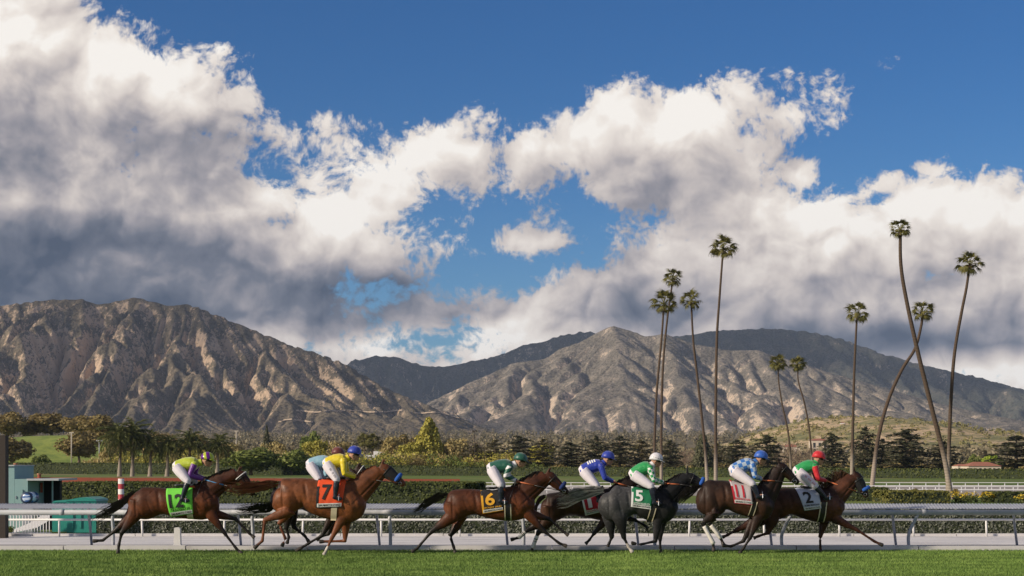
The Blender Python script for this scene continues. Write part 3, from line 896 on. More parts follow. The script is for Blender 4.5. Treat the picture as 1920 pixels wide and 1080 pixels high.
# scrub on the foothill
r = rng(47); LV = Leaves()
hm_ = [o for o in bpy.data.objects if o.name.startswith('hill')][-1].data
hv = np.empty(len(hm_.vertices) * 3, np.float32); hm_.vertices.foreach_get('co', hv); hv = hv.reshape(-1, 3)
for i in r.integers(0, len(hv), 5200):
    c_ = hv[i] + np.array([r.normal() * 9, r.normal() * 9, 0]); s_ = r.uniform(.8, 2.6)
    if c_[1] > 1560: continue
    C, N = blob_points(r, c_, (s_, s_, s_ * .8), 14, .7); LV.add(*leaf_quads(C, s_ * .42, r, 0, .7, N))
m_scrub = leafmat('foothill_bushes', [(0.10, 0.115, 0.04), (0.17, 0.17, 0.06), (0.28, 0.23, 0.10)], .03, trans=.15)
tag(link('shrubbery', LV.mesh('shrubbery', m_scrub)), 'bushes dotted over the foothill', kind='stuff')
# ------------------------------------------------------------------ trees on the bank and beyond the far hedge
GO = 'oaks on the grassy bank'
for i, (px, top, base, w, Y, lab) in enumerate([
        (12, 776, 830, 66, 760, 'rounded oak tree at the left edge of the picture on the bank top'),
        (52, 794, 826, 50, 770, 'small rounded oak between two taller oaks on the bank top'),
        (98, 777, 824, 76, 770, 'wide sunlit oak crowning the middle of the grassy bank'),
        (143, 783, 826, 62, 765, 'oak on the bank top just behind the pale lamp pole'),
        (188, 782, 836, 66, 740, 'dark oak behind the leftmost feathery palm'),
        (148, 808, 872, 66, 640, 'olive brown oak standing in front of the bank beside the pale lamp pole'),
        (22, 824, 880, 66, 640, 'low dark oak at the left foot of the grassy bank'),
        (232, 806, 872, 60, 660, 'oak half hidden behind the two leftmost feathery palms'),
        (300, 812, 880, 64, 650, 'oak behind the third and fourth feathery palms'),
        (372, 816, 880, 64, 650, 'oak behind the rightmost feathery palms')]):
    tree('oak', px, top - 6, base, w * 1.35, Y, lab, GO, name='oak_tree', variant=i % 3)
for i, (px, top, base, w, Y, lab, kd) in enumerate([
        (205, 834, 884, 44, 600, 'pinkish brown shrub left of the feathery palms', 'olive'),
        (78, 848, 884, 40, 620, 'small green bush in front of the grassy bank', 'green'),
        (470, 836, 896, 130, 520, 'broad dark oleander bush behind the chestnut horse tail', 'green'),
        (548, 842, 896, 90, 520, 'dark green bush behind the jockey in pale blue', 'green'),
        (430, 826, 884, 70, 600, 'tan scrubby bush right of the feathery palms', 'olive'),
        (365, 838, 884, 60, 610, 'yellowish bush seen between the feathery palm trunks', 'yellow'),
        (290, 842, 884, 60, 615, 'yellow green bush between the second and third feathery palm', 'yellow'),
        (510, 822, 884, 60, 640, 'pale tan bush beside the thin dark pine', 'olive'),
        (594, 822, 878, 56, 630, 'yellow green bush below the round dark tree', 'yellow'),
        (640, 824, 882, 60, 640, 'olive bush behind the blue helmet', 'olive')]):
    tree(kd, px, top, base, w, Y, lab, 'shrubs beyond the far hedge', 'bush', 'bush', variant=i % 3)
for i, (kd, px, top, base, w, Y, lab) in enumerate([
        ('dense', 500, 798, 884, 22, 640, 'thin dark pine above the scrub near the picture left'),
        ('green', 581, 800, 884, 50, 650, 'round dark green tree standing clear above the bushes'),
        ('olive', 737, 813, 884, 62, 640, 'olive tree left of the pointed cypress'),
        ('oak', 762, 812, 884, 44, 660, 'brown topped tree just left of the pointed cypress'),
        ('yellow', 772, 830, 884, 60, 625, 'low yellow green tree at the foot of the pointed cypress'),
        ('cone', 804, 785, 884, 78, 630, 'tall pointed yellow green cypress, tallest of the trees'),
        ('olive', 852, 818, 884, 56, 630, 'tan olive tree right of the pointed cypress'),
        ('bare', 888, 820, 884, 60, 640, 'leafless pinkish tree beside the thin dark utility pole'),
        ('bronze_cedar', 893, 834, 884, 56, 610, 'bronze cedar below the leafless pinkish tree'),
        ('bronze_cedar', 928, 826, 886, 56, 610, 'slim bronze cedar behind the dark green jockey'),
        ('cedar', 975, 819, 886, 64, 600, 'bushy dark cedar above the dark green helmet'),
        ('yellow', 1018, 830, 886, 50, 640, 'yellow leaved tree peeking from behind a cedar'),
        ('bronze_cedar', 1018, 824, 886, 58, 600, 'thin pointed cedar in front of the yellow leaved tree'),
        ('cedar', 1070, 831, 886, 72, 590, 'flat topped cedar midway between the green and blue jockeys'),
        ('cedar', 1118, 819, 886, 54, 590, 'slender spired cedar left of the royal blue helmet'),
        ('cedar', 1162, 819, 886, 72, 585, 'broad dark cedar right behind the royal blue helmet'),
        ('bronze_cedar', 1202, 826, 886, 52, 600, 'brownish cedar left of the leaning palm pair'),
        ('cedar', 1256, 827, 886, 54, 580, 'dark rounded cedar right of the white helmet'),
        ('bare', 1287, 838, 886, 44, 620, 'leafless grey pink tree between cedar and dark cypress'),
        ('dense', 1318, 811, 886, 44, 600, 'dense dark cypress behind a bending palm trunk'),
        ('bronze_cedar', 1346, 832, 886, 40, 610, 'small bronze cedar behind the tallest straight palm'),
        ('cedar', 1380, 826, 886, 64, 580, 'dark cedar left of the light blue checked jockey'),
        ('cedar', 1438, 818, 888, 66, 570, 'cedar with a lone tufted top above the light blue checked jockey'),
        ('bare', 1480, 828, 888, 60, 590, 'leafless brown tree beside the twin small palms'),
        ('bare', 1522, 832, 888, 50, 590, 'leafless brown tree right of the twin small palms'),
        ('cedar', 1560, 814, 888, 58, 560, 'dark cedar behind the red helmet'),
        ('cedar', 1622, 804, 890, 62, 555, 'tall narrow cedar beside the straight palm'),
        ('cedar', 1654, 824, 890, 50, 555, 'smaller cedar behind the curving palm trunk'),
        ('cedar', 1698, 807, 890, 100, 545, 'wide tiered cedar standing between the curving palm and the crossing trunk'),
        ('cedar', 1768, 830, 890, 84, 540, 'cedar behind the forked palm bases'),
        ('green', 1825, 850, 890, 26, 560, 'small dark round tree behind the red roofed house'),
        ('lime', 1853, 847, 890, 36, 565, 'bright lime green tree beside the red roofed house'),
        ('green', 1874, 857, 890, 20, 560, 'little dark shrub right of the lime green tree'),
        ('cedar', 1906, 818, 892, 110, 525, 'big dark cedar at the right edge of the picture')]):
    tree(kd, px, top, base, w * (1.25 if 'cedar' in kd else 1.1), Y, lab, 'trees beyond the far hedge', variant=i % 3 if kd != 'cone' else 0)

# ------------------------------------------------------------------ palms
def fan_frond():
    """long petiole and a fan of stiff pointed segments with hanging tips, pointing along +x, 1 m long"""
    mb = MB()
    mb.tube([(0, 0, 0), (.3, 0, .05), (.58, 0, .05)], [.02, .016, .013], 4, up=(0, 0, 1))
    q = random.Random(3)
    for i in range(13):
        a = R(-74 + 148 * i / 12)
        L = 0.52 * (0.62 + .38 * math.cos(a)) * q.uniform(.85, 1.15)
        d = (math.cos(a), math.sin(a)); s = (-d[1] * .034, d[0] * .034)
        b = (.54, 0, .05); k = (.54 + d[0] * L * .55, d[1] * L * .55, .05); e = (.54 + d[0] * L * .95, d[1] * L * .95, -.16 - .12 * q.random())
        mb.add([b, (k[0] + s[0], k[1] + s[1], k[2]), (k[0] - s[0], k[1] - s[1], k[2]), e], [(0, 2, 1), (1, 2, 3)])
    return mesh_from('frond', mb.v, mb.f, m_palm)
def feather_frond():
    """arching rib with hanging leaflets, along +x, 1 m long"""
    mb = MB(); q = random.Random(5)
    rib = [(t, 0, .42 * math.sin(t * 2.2) - .62 * t * t) for t in (0, .2, .4, .6, .8, 1.0)]
    mb.tube(rib, [.02, .017, .014, .011, .008, .003], 4, up=(0, 0, 1))
    for i in range(22):
        t = .10 + .88 * i / 21
        z = .42 * math.sin(t * 2.2) - .62 * t * t
        L = .30 * math.sin(min(1, t * 1.6) * 1.6) * (1.15 - .5 * t)
        for s in (-1, 1):
            w = .016
            dx, dy, dz = .10 * q.random(), s * L * .62, -L * q.uniform(.55, 1.0)
            mb.add([(t - w, 0, z), (t + w, 0, z), (t + dx + w * .6, dy * .7, z + dz * .5), (t + dx * 1.6, dy, z + dz)], [(0, 1, 2), (0, 2, 3)])
    return mesh_from('frond', mb.v, mb.f, m_queen)
FAN, FEATHER = fan_frond(), feather_frond()
m_trunk, n = material('palm_trunk')
p = pos(n); zs = n.new('ShaderNodeSeparateXYZ'); n.put(zs.inputs[0], objco(n))
rings = n.m('ABSOLUTE', n.m('SINE', n.m('MULTIPLY_ADD', n.noise(p, 1.2, 3, .6), 1.5, n.m('MULTIPLY', zs.outputs[2], 9.0))))
# weathered pale bark low on the trunk, brown and fibrous higher up
hgt = n.smooth(n.m('MULTIPLY_ADD', n.noise(p, .35, 4, .6), 4.0, zs.outputs[2]), 4.5, 9.5)
c = n.mix(hgt, (0.40, 0.335, 0.275), (0.105, 0.072, 0.05))
c = n.mix(n.m('MULTIPLY', n.smooth(rings, 0.0, 0.5), .45), n.v('SCALE', c, scale=.6), c)
n.put(n.bsdf.inputs['Base Color'], c); n.put(n.bsdf.inputs['Roughness'], .95); bump(n, rings, .5, .05)
m_skirt = paint('dead_frond_skirt', (0.12, 0.075, 0.04), .95, .5, 4.0)

def catmull(pts, n):
    P_ = [Vector(p) for p in pts]; P_ = [P_[0] * 2 - P_[1]] + P_ + [P_[-1] * 2 - P_[-2]]
    out = []
    for i in range(1, len(P_) - 2):
        for k in range(n):
            t = k / n
            a, b, c_, d = P_[i - 1], P_[i], P_[i + 1], P_[i + 2]
            out.append(.5 * ((2 * b) + (c_ - a) * t + (2 * a - 5 * b + 4 * c_ - d) * t * t + (3 * b - a - 3 * c_ + d) * t ** 3))
    out.append(P_[-2])
    return out
def fan_palm(path, wpx, trpx, Y, label, group, seed, frond=FAN, nf=27, cat='palm tree', name='fan_palm', lean=0.0):
    q = random.Random(seed)
    base = W2(path[0][0], path[0][1], Y)
    root = empty(name, base)
    pts = []
    for i, (px, py) in enumerate(path):
        v = W2(px, py, Y); v.y += lean * i
        pts.append(v - base)
    pts = catmull(pts, 5)
    k = len(pts); r0 = trpx * Y / FPX / 2 * (.78 if frond is FAN else 1.0)
    rad = [r0 * (1.35 if i == 0 else 1.12 if i < 3 else 1 - .42 * i / (k - 1)) for i in range(k)]
    mb = MB(); mb.tube([pts[0] - Vector((0, 0, .3))] + pts, [rad[0] * 1.1] + rad, 9, up=(0, 1, 0))
    mb.build('trunk', m_trunk, root, True)
    top = pts[-1]; L = wpx * Y / FPX * (.54 if frond is FAN else .60)
    sk = MB()
    for i in range(26):                                   # stubs of old fronds below the crown
        a = q.uniform(0, 6.28); z = -q.uniform(0, .30) * L
        sk.tube([top + Vector((0, 0, z)), top + Vector((math.cos(a) * r0 * 1.7, math.sin(a) * r0 * 1.7, z - .02 * L)), top + Vector((math.cos(a) * r0 * 2.0, math.sin(a) * r0 * 2.0, z - .22 * L * q.random()))], [.05, .04, .01], 3, up=(0, 0, 1))
    sk.build('frond_skirt', m_skirt, root)
    for i in range(nf):
        f = i / (nf - 1)
        el_ = R(78 - 128 * f ** .85) + q.uniform(-.22, .22)
        az_ = i * 2.39996 + q.uniform(-.2, .2)
        o = link('frond', frond, root, top)
        o.rotation_euler = (q.uniform(-.7, .7), -el_, az_)
        s = L * q.uniform(.82, 1.08) * (1 if f < .75 else .9)
        o.scale = (s, s, s)
    return tag(root, label, cat, group)
GP = 'tall fan palms of the infield'
fan_palm([(1225, 915), (1227, 840), (1231, 740), (1240, 640), (1245, 570)], 54, 7.5, 268, 'tall palm of the leaning pair with the lower crown', GP, 1)
fan_palm([(1240, 915), (1240, 800), (1243, 690), (1251, 600), (1262, 522)], 42, 7, 275, 'tall palm of the leaning pair with the higher crown', GP, 2)
fan_palm([(1327, 915), (1321, 830), (1309, 720), (1300, 640), (1296, 565)], 46, 7.5, 268, 'tall bending palm between the leaning pair and the straight tallest one', GP, 3)
fan_palm([(1342, 915), (1342, 780), (1344, 640), (1349, 560), (1356, 466)], 54, 8, 262, 'very tall nearly straight palm left of the twin small palms', GP, 4)
fan_palm([(1484, 904), (1479, 820), (1467, 760), (1460, 715), (1459, 682)], 36, 5, 345, 'left one of the twin small palms', GP, 5, nf=36)
fan_palm([(1525, 904), (1518, 810), (1508, 755), (1497, 715), (1496, 684)], 34, 5, 345, 'right one of the twin small palms', GP, 6, nf=36)
fan_palm([(1597, 905), (1599, 800), (1602, 690), (1607, 588)], 50, 8, 330, 'straight palm standing alone left of the crossing trunks', GP, 7)
fan_palm([(1783, 937), (1772, 865), (1752, 785), (1722, 665), (1699, 560), (1689, 495), (1688, 430)], 44, 13, 188, 'tall palm whose sinuous trunk crosses in front of another', GP, 8)
fan_palm([(1634, 922), (1645, 830), (1664, 755), (1690, 695), (1715, 655), (1727, 612), (1730, 585)], 48, 10, 235, 'palm with a strongly curved trunk crossed by another', GP, 9)
fan_palm([(1777, 938), (1779, 850), (1783, 750), (1790, 660), (1803, 585), (1812, 540), (1818, 496)], 56, 10, 190, 'rightmost tall palm leaning gently to the right', GP, 10)
GQ = 'feathery palms along the far hedge'
for i, (px, base, cy, w, lab) in enumerate([
        (224, 893, 826, 74, 'leftmost feathery palm with a rough pale trunk'), (248, 894, 822, 70, 'second feathery palm from the left'),
        (281, 893, 838, 58, 'third feathery palm from the left'), (313, 893, 842, 56, 'fourth feathery palm, left of the purple sleeved jockey'),
        (354, 893, 838, 62, 'feathery palm behind the yellow and purple jockey'), (407, 890, 842, 58, 'rightmost feathery palm with a white trunk')]):
    fan_palm([(px, base), (px + 1, (base + cy) / 2), (px + 2, cy)], w, 7, 480, lab, GQ, 30 + i, FEATHER, 34, name='feather_palm')
for px, lab in ((684, 'left one of two stout palms above the white building'), (699, 'right one of two stout palms above the white building')):
    fan_palm([(px, 884), (px, 850), (px, 828)], 34, 4, 640, lab, 'stout palms by the white building', px, FAN, 40)
fan_palm([(1436, 884), (1436, 840), (1436, 820)], 15, 3, 640, 'tiny palm tuft rising above a cedar crown', None, 61, FAN, 24)

# ------------------------------------------------------------------ far hedge, tall hedge, low hedges
def gx(px, Y): return (px - 960) * Y / FPX
hedge('hedge', [(gx(-60, 590), 590), (gx(420, 545), 545), (gx(960, 495), 495), (gx(1980, 405), 405)], [1.9, 1.7, .55, .30], GZ, 4.0, .34, 5.5, m_hedge, 'long clipped hedge along the far side of the infield', m_core)
hedge('hedge', [(gx(104, 92), 92), (gx(868, 88), 88)], .98, GZ - .2, 7.0, .085, 75, m_hedge, 'tall clipped hedge behind the rail with its end right of the chestnut horse', m_core)
# ------------------------------------------------------------------ turf course
TURF_Y = 39.25
m_turf, n = material('turf')
p = pos(n)
ps = n.v('MULTIPLY', p, (0.35, 1.0, 1.0))
g1, g2, g3 = n.noise(ps, 0.9, 4, .6), n.noise(p, 14, 4, .65), n.noise(ps, 3.5, 4, .6)
c = n.mix(n.smooth(g1, .35, .65), (0.08, 0.155, 0.028), (0.14, 0.225, 0.046))
c = n.mix(n.m('MULTIPLY', n.smooth(g3, .5, .7), .5), c, (0.035, 0.065, 0.016))
c = n.mix(n.m('MULTIPLY', n.smooth(g2, .5, .7), .4), c, (0.14, 0.20, 0.06))
n.put(n.bsdf.inputs['Base Color'], c); n.put(n.bsdf.inputs['Roughness'], .95); n.put(n.bsdf.inputs['Specular IOR Level'], .1)
bump(n, g2, .6, .03)
mb = MB(); mb.add([(-40, 8, 0), (40, 8, 0), (40, TURF_Y, 0), (-40, TURF_Y, 0)], [(0, 1, 2, 3)])
tag(mb.build('turf_course', m_turf), kind='structure')
# grass blades where the picture looks
r = rng(77); N = 240000
y = 29.0 + (TURF_Y - 29.0 + .03) * r.random(N); x = (r.random(N) * 2 - 1) * (y * .335)
hh = r.uniform(.022, .055, N) * (0.75 + .6 * fbm2(x * .7, y * 2.2, 3, 8)); a = r.uniform(0, 6.283, N); w = .006
dx, dy = np.cos(a) * w, np.sin(a) * w
lx, ly = r.normal(size=N) * .018, r.normal(size=N) * .018
V = np.stack([np.stack([x - dx, y - dy, x * 0], 1), np.stack([x + dx, y + dy, x * 0], 1), np.stack([x + lx, y + ly, hh], 1)], 1).reshape(-1, 3)
m_blade, n = material('grass_blades')
p = pos(n); h = n.new('ShaderNodeNewGeometry').outputs['Random Per Island']
ps = n.v('MULTIPLY', p, (0.35, 1.0, 0.2))
c = n.ramp(n.noise(ps, 1.8, 4, .65), [(.36, (0.075, 0.15, 0.027)), (.5, (0.165, 0.27, 0.05)), (.64, (0.26, 0.37, 0.085))])
c = n.mix(n.m('MULTIPLY', h, .5), c, (0.18, 0.25, 0.08))
c = n.mix(n.m('MULTIPLY', n.smooth(n.noise(n.v('MULTIPLY', p, (.12, 1.0, .2)), .9, 3, .6), .42, .62), .45), c, n.v('SCALE', c, scale=.55))
n.put(n.bsdf.inputs['Base Color'], c); n.put(n.bsdf.inputs['Roughness'], .7); n.put(n.bsdf.inputs['Specular IOR Level'], .2)
tag(obj('grass', V, np.arange(3 * N).reshape(N, 3), m_blade), 'mown turf of the racecourse', kind='stuff')

# ------------------------------------------------------------------ strip behind the turf: kerb, sandy path, edging
m_concrete = paint('pale_concrete', (0.62, 0.60, 0.60), .85, .12, 2.0, .15, dirt=((0.30, 0.27, 0.24), .5))
m_sand, n = material('sandy_path')
p = pos(n); g = n.noise(n.v('MULTIPLY', p, (.25, 1.6, 1)), 1.6, 5, .65); g2 = n.noise(p, 22, 3, .6)
c = n.ramp(g, [(.34, (0.46, 0.45, 0.46)), (.5, (0.60, 0.59, 0.60)), (.66, (0.70, 0.69, 0.69))])
c = n.mix(n.m('MULTIPLY', n.smooth(g2, .58, .72), .5), c, (0.22, 0.20, 0.19))
n.put(n.bsdf.inputs['Base Color'], c); n.put(n.bsdf.inputs['Roughness'], .95); bump(n, g2, .4, .02)
mb = MB(); mb.add([(-40, TURF_Y + .02, .004), (40, TURF_Y + .02, .004), (40, 47.6, .004), (-40, 47.6, .004)], [(0, 1, 2, 3)])
tag(mb.build('path', m_sand), kind='structure')
mb = MB(); mb.add([(-40, 41.55, .010), (40, 41.55, .010), (40, 41.80, .010), (-40, 41.80, .010)], [(0, 1, 2, 3)])  # shadow of the kerb's top edge, painted as a flat dark strip
tag(mb.build('kerb_shadow_strip', paint('kerb_shadow_dark', (0.13, 0.125, 0.13), .9, .4, 3.0)), kind='structure')
kroot = empty('kerb', (0, TURF_Y, 0)); tag(kroot, kind='structure')
for i in range(18):                                        # kerb stones laid end to end
    mb = MB(); x0 = -26 + i * 3.0
    mb.box(x0, x0 + 2.97, 0.03, .30, 0, .105 + .006 * (i % 3))
    mb.build('kerb_stone', m_concrete, kroot)
e = empty('edging_kerb', (0, 46.75, 0)); tag(e, kind='structure')
for i in range(18):
    mb = MB(); x0 = -26 + i * 3.0
    mb.box(x0, x0 + 2.98, 0, .16, 0, .075 + .005 * (i % 2))
    mb.build('kerb_stone', m_concrete, e)

# ------------------------------------------------------------------ racing rail: round front tube, sloping ribbed cover, bent posts with rear legs
m_rail = paint('galvanised_rail', (0.36, 0.375, 0.41), .65, .25, 3.0, 0, .1, dirt=((0.74, 0.74, 0.76), .7))
m_cover, n = material('ribbed_cover')
g = n.noise(objco(n), 5, 5, .6)
c = n.mix(g, (0.30, 0.315, 0.35), (0.46, 0.475, 0.52))
c = n.mix(n.m('MULTIPLY', n.smooth(n.noise(objco(n), 2.2, 5, .7), .56, .72), .6), c, (0.75, 0.75, 0.77))
n.put(n.bsdf.inputs['Base Color'], c); n.put(n.bsdf.inputs['Roughness'], .5); n.put(n.bsdf.inputs['Metallic'], .15)
m_whitepost = paint('white_post_paint', (0.70, 0.69, 0.68), .6, .1, 4.0, 0, 0, dirt=((0.35, 0.33, 0.31), .4))
RY = 39.62
rail = empty('racing_rail', (0, RY, 0))
tag(rail, 'grey racing rail with a sloping ribbed cover along the turf', 'rail')
mb = MB(); mb.tube([(-18, 0, .925), (18, 0, .925)], .070, 14, up=(0, 0, 1)); mb.build('tube', m_rail, rail, True)
for i in range(12):
    mb = MB(); mb.tube([(-17.3 + i * 3.05, 0, .925), (-17.18 + i * 3.05, 0, .925)], .076, 14, up=(0, 0, 1)); mb.build('joint_sleeve', m_rail, rail, True)
nx = 1800; xs = np.linspace(-18, 18, nx)
zig = np.where(np.arange(nx) % 4 < 2, .008, 0.0)
rows = []
for yy_, z_ in ((-.01, 1.012), (.30, 1.055), (.62, 1.10), (.80, 1.115), (.815, 1.06)):
    rows.append(np.stack([xs + .12 * yy_, np.full(nx, yy_), z_ + zig + (.012 * (np.arange(nx) % 4 < 1) if yy_ > .7 else 0)], 1))
obj('cover', np.concatenate(rows), grid_faces(5, nx), m_cover, rail)
for i, px in enumerate((-42, 212, 474, 732, 982, 1228, 1470, 1708, 1945)):
    x = gx(px, RY)
    mb = MB()
    if px in (1470, 1708):
        pts = [(x - .04, .02, 0), (x - .06, .02, .30), (x + .0, .02, .52), (x + .14, .02, .80), (x + .18, .04, .86)]
    else:
        pts = [(x, .02, 0), (x, .02, .45), (x - .02, .02, .75), (x - .01, .04, .86)]
    mb.tube(catmull(pts, 3), .042, 8, up=(0, 1, 0)); mb.build('front_post', m_rail, rail, True)
for px in (-65, 172, 452, 712, 952, 1197, 1447, 1680, 1907):
    x = gx(px, RY + 1.9)
    mb = MB(); xt = gx(px - 8, RY + .72); mb.tube([(x, 1.9, 0), ((x + xt) / 2, 1.35, .55), (xt, .72, 1.06)], .034, 7, up=(0, 1, 0)); mb.build('rear_leg', m_rail, rail, True)
# low white pipe rail in front of the hedge
low = empty('pipe_rail', (0, 46.6, 0)); tag(low, 'low thin white pipe rail in front of the dusty hedge', 'rail')
mb = MB(); mb.tube([(-19, 0, .49), (19, 0, .49)], .032, 8, up=(0, 0, 1)); mb.build('pipe', m_whitepost, low, True)
for px in (-35, 111, 267, 420, 567, 715, 862, 1005, 1150, 1292, 1433, 1574, 1713, 1850, 1990):
    x = gx(px, 46.6); mb = MB(); mb.tube([(x, 0, 0), (x + rnd.uniform(-.02, .03), 0, .46)], .03, 7, up=(0, 1, 0)); mb.build('post', m_whitepost, low, True)

hedge('hedge', [(gx(182, 47.3), 47.3), (gx(2010, 47.3), 47.3)], .84, 0, 1.3, .045, 520, m_hedge_dusty, 'low dusty grey green hedge running under the racing rail', m_core, lump=.03)
# white marker post by the rail
mk = empty('marker_post', (gx(333, 39.75), 39.75, 0)); tag(mk, 'short white square marker post under the racing rail', 'post')
mb = MB()
mb.prism([(-.12, 0), (.12, 0), (.115, .10), (.085, .13), (.072, .52), (.045, .545), (-.045, .545), (-.072, .52), (-.085, .13), (-.115, .10)], -.08, .08)
mb.build('body', m_whitepost, mk)

# ------------------------------------------------------------------ left corner: kiosk, bin, gate, drum, striped pole, dark post
m_teal = paint('pale_teal_paint', (0.22, 0.36, 0.36), .6, .12, 2.5, 0, 0, dirt=((0.30, 0.38, 0.36), .5))
m_dumpster = paint('green_container_paint', (0.02, 0.24, 0.20), .45, .15, 3.0, 0, 0, dirt=((0.10, 0.26, 0.22), .5))
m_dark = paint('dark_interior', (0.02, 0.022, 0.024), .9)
m_redbrown = paint('brick_red_paint', (0.30, 0.07, 0.04), .75, .2, 1.5)
m_brown = paint('dark_brown_timber', (0.035, 0.026, 0.02), .8, .3, 2.0)
m_grey = paint('grey_fascia', (0.42, 0.44, 0.45), .6)
m_white = paint('white_paint', (0.75, 0.75, 0.77), .5, .06, 3.0)
m_steel = paint('bare_steel', (0.45, 0.46, 0.48), .3, .1, 5, 0, .7)
KY = 49.5
def kx(px): return gx(px, KY)
def kz(py): return EYE + (HZ - py) * KY / FPX
k = empty('kiosk', (kx(20), KY, 0)); tag(k, 'small pale teal kiosk with a dark open bay behind the rail', 'kiosk')
kx0 = kx(20)
mb = MB(); mb.box(kx(-60) - kx0, kx(27) - kx0, 0, 2.0, 0, kz(874)); mb.build('tower_wall', m_teal, k)
mb = MB(); mb.box(kx(27) - kx0 + .002, kx(52) - kx0, .003, 2.0, 0, kz(898)); mb.build('side_wall', m_teal, k)
mb = MB(); mb.box(kx(-62) - kx0, kx(28) - kx0, -.06, 2.06, kz(874) + .002, kz(872)); mb.build('coping', m_grey, k)
d = MB(); d.box(kx(27) - kx0 + .02, kx(43) - kx0, -.035, .001, .10, kz(918)); door = d.build('door', m_teal, k)
d = MB(); d.box(kx(28) - kx0 + .03, kx(28) - kx0 + .06, -.06, -.036, kz(935), kz(930)); d.build('handle', m_steel, door)
mb = MB(); mb.box(kx(52) - kx0 + .002, kx(112) - kx0, -.12, 2.0, kz(901), kz(898) + .01); mb.build('canopy', m_grey, k)
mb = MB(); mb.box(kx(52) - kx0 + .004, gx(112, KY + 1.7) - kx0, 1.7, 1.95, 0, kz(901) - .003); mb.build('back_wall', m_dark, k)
mb = MB(); mb.box(kx(90) - kx0, kx(92) - kx0, .4, .46, 0, kz(901) - .003); mb.build('post', m_teal, k)
mb = MB(); mb.box(kx(54) - kx0, kx(57) - kx0, 1.2, 1.3, kz(925), kz(906)); mb.build('sign_bracket', m_redbrown, k)
# brick red wall behind the tall hedge with two piers
wl = empty('red_wall', (gx(450, 120), 120, GZ)); tag(wl, 'long low brick red wall behind the tall hedge', 'wall')
wx0 = gx(450, 120)
zt = EYE + (HZ - 895) * 120 / FPX - GZ
for i in range(12):                                        # wall panels
    a = gx(28, 120) + i * (gx(862, 120) - gx(28, 120)) / 12
    mb = MB(); mb.box(a - wx0 + .01, a - wx0 + (gx(862, 120) - gx(28, 120)) / 12, 0, .3, 0, zt - .012 * i); mb.build('panel', m_redbrown, wl)
for px, py in ((31, 871), (75, 890)):
    z1 = EYE + (HZ - py) * 120 / FPX - GZ
    mb = MB(); mb.tube([(gx(px, 120) - wx0, -.2, 0), (gx(px, 120) - wx0, -.2, z1)], .13, 10, up=(0, 1, 0)); pier = mb.build('pier', m_redbrown, wl, True)
    mb = MB(); mb.tube([(gx(px, 120) - wx0, -.2, z1), (gx(px, 120) - wx0, -.2, z1 + .10)], .17, 10, up=(0, 1, 0)); mb.build('cap', paint('terracotta', (0.42, 0.20, 0.12), .8), pier)
# skip container
cy = 47.9; cx0 = gx(138, cy)
ct = empty('waste_container', (cx0, cy, 0)); tag(ct, 'teal green waste container with a pitched lid beside the hedge', 'container')
def cX(px): return gx(px, cy) - cx0
def cZ(py): return EYE + (HZ - py) * cy / FPX
mb = MB(); mb.box(cX(98), cX(126), 0, 1.3, .08, cZ(942)); mb.build('side_bin', m_dumpster, ct)
mb = MB(); mb.box(cX(126) + .002, cX(181), -.05, 1.3, .06, cZ(940)); mb.build('body', m_dumpster, ct)
mb = MB(); mb.prism([(cX(100), cZ(942) + .002), (cX(126) - .01, cZ(942) + .002), (cX(126) - .01, cZ(937)), (cX(101), cZ(939))], -.04, 1.34); mb.build('side_lid', m_dumpster, ct)
mb = MB(); mb.prism([(cX(125), cZ(940) + .002), (cX(182), cZ(940) + .002), (cX(180), cZ(936)), (cX(166), cZ(932.5)), (cX(150), cZ(933)), (cX(126), cZ(937.5))], -.09, 1.36); lid = mb.build('lid', m_dumpster, ct)
for px in (135, 150, 165):
    mb = MB(); mb.box(cX(px), cX(px) + .06, -.085, -.051, .2, cZ(942)); mb.build('rib', m_dumpster, ct)
# white picket barrier with a board leaning behind it
gt = empty('picket_barrier', (gx(45, 47.0), 47.0, 0)); tag(gt, 'white picket barrier in the left corner behind the rail', 'barrier')
for i in range(17):
    x = gx(3 + i * 5.6, 47) - gx(45, 47); mb = MB(); mb.box(x - .012, x + .012, -.012, .012, .03, .62); mb.build('picket', m_white, gt)
for z in (.05, .60):
    mb = MB(); mb.box(gx(0, 47) - gx(45, 47), gx(96, 47) - gx(45, 47), .014, .045, z, z + .05); mb.build('bar', m_white, gt)
bd = empty('leaning_board', (gx(62, 47.5), 47.5, 0)); tag(bd, 'white board lying aslant behind the picket barrier', 'board')
mb = MB(); mb.prism([(-.62, .06), (.10, .22), (.42, .40), (.50, .62), (.36, .66), (-.10, .36), (-.60, .16)], 0, .05); mb.build('board', m_white, bd)
dr = empty('drum', (gx(55, 48.6), 48.6, 0)); tag(dr, 'blue and white round drum lying in the kiosk bay', 'drum')
m_drum, n = material('drum_plastic')
sx = n.new('ShaderNodeSeparateXYZ'); n.put(sx.inputs[0], objco(n))
n.put(n.bsdf.inputs['Base Color'], n.mix(n.smooth(n.noise(n.v('MULTIPLY', objco(n), (2, 2, 9)), 1.4, 2), .45, .55), (0.55, 0.65, 0.80), (0.04, 0.12, 0.35))); n.put(n.bsdf.inputs['Roughness'], .25)
mb = MB(); zc_ = EYE + (HZ - 933) * 48.6 / FPX
mb.tube([(0, -.30, zc_), (0, -.28, zc_), (0, .45, zc_), (0, .47, zc_)], [.08, .17, .17, .08], 18, up=(0, 0, 1)); mb.build('barrel', m_drum, dr, True)
mb = MB(); mb.tube([(0, -.29, zc_), (0, -.25, zc_)], .183, 18, up=(0, 0, 1)); mb.build('rim', paint('drum_rim', (0.03, 0.05, 0.10), .4), dr, True)
mb = MB(); mb.box(-.16, .16, -.2, .4, 0, zc_ - .165); mb.build('stand', m_steel, dr)
m_stripe, n = material('red_white_stripes')
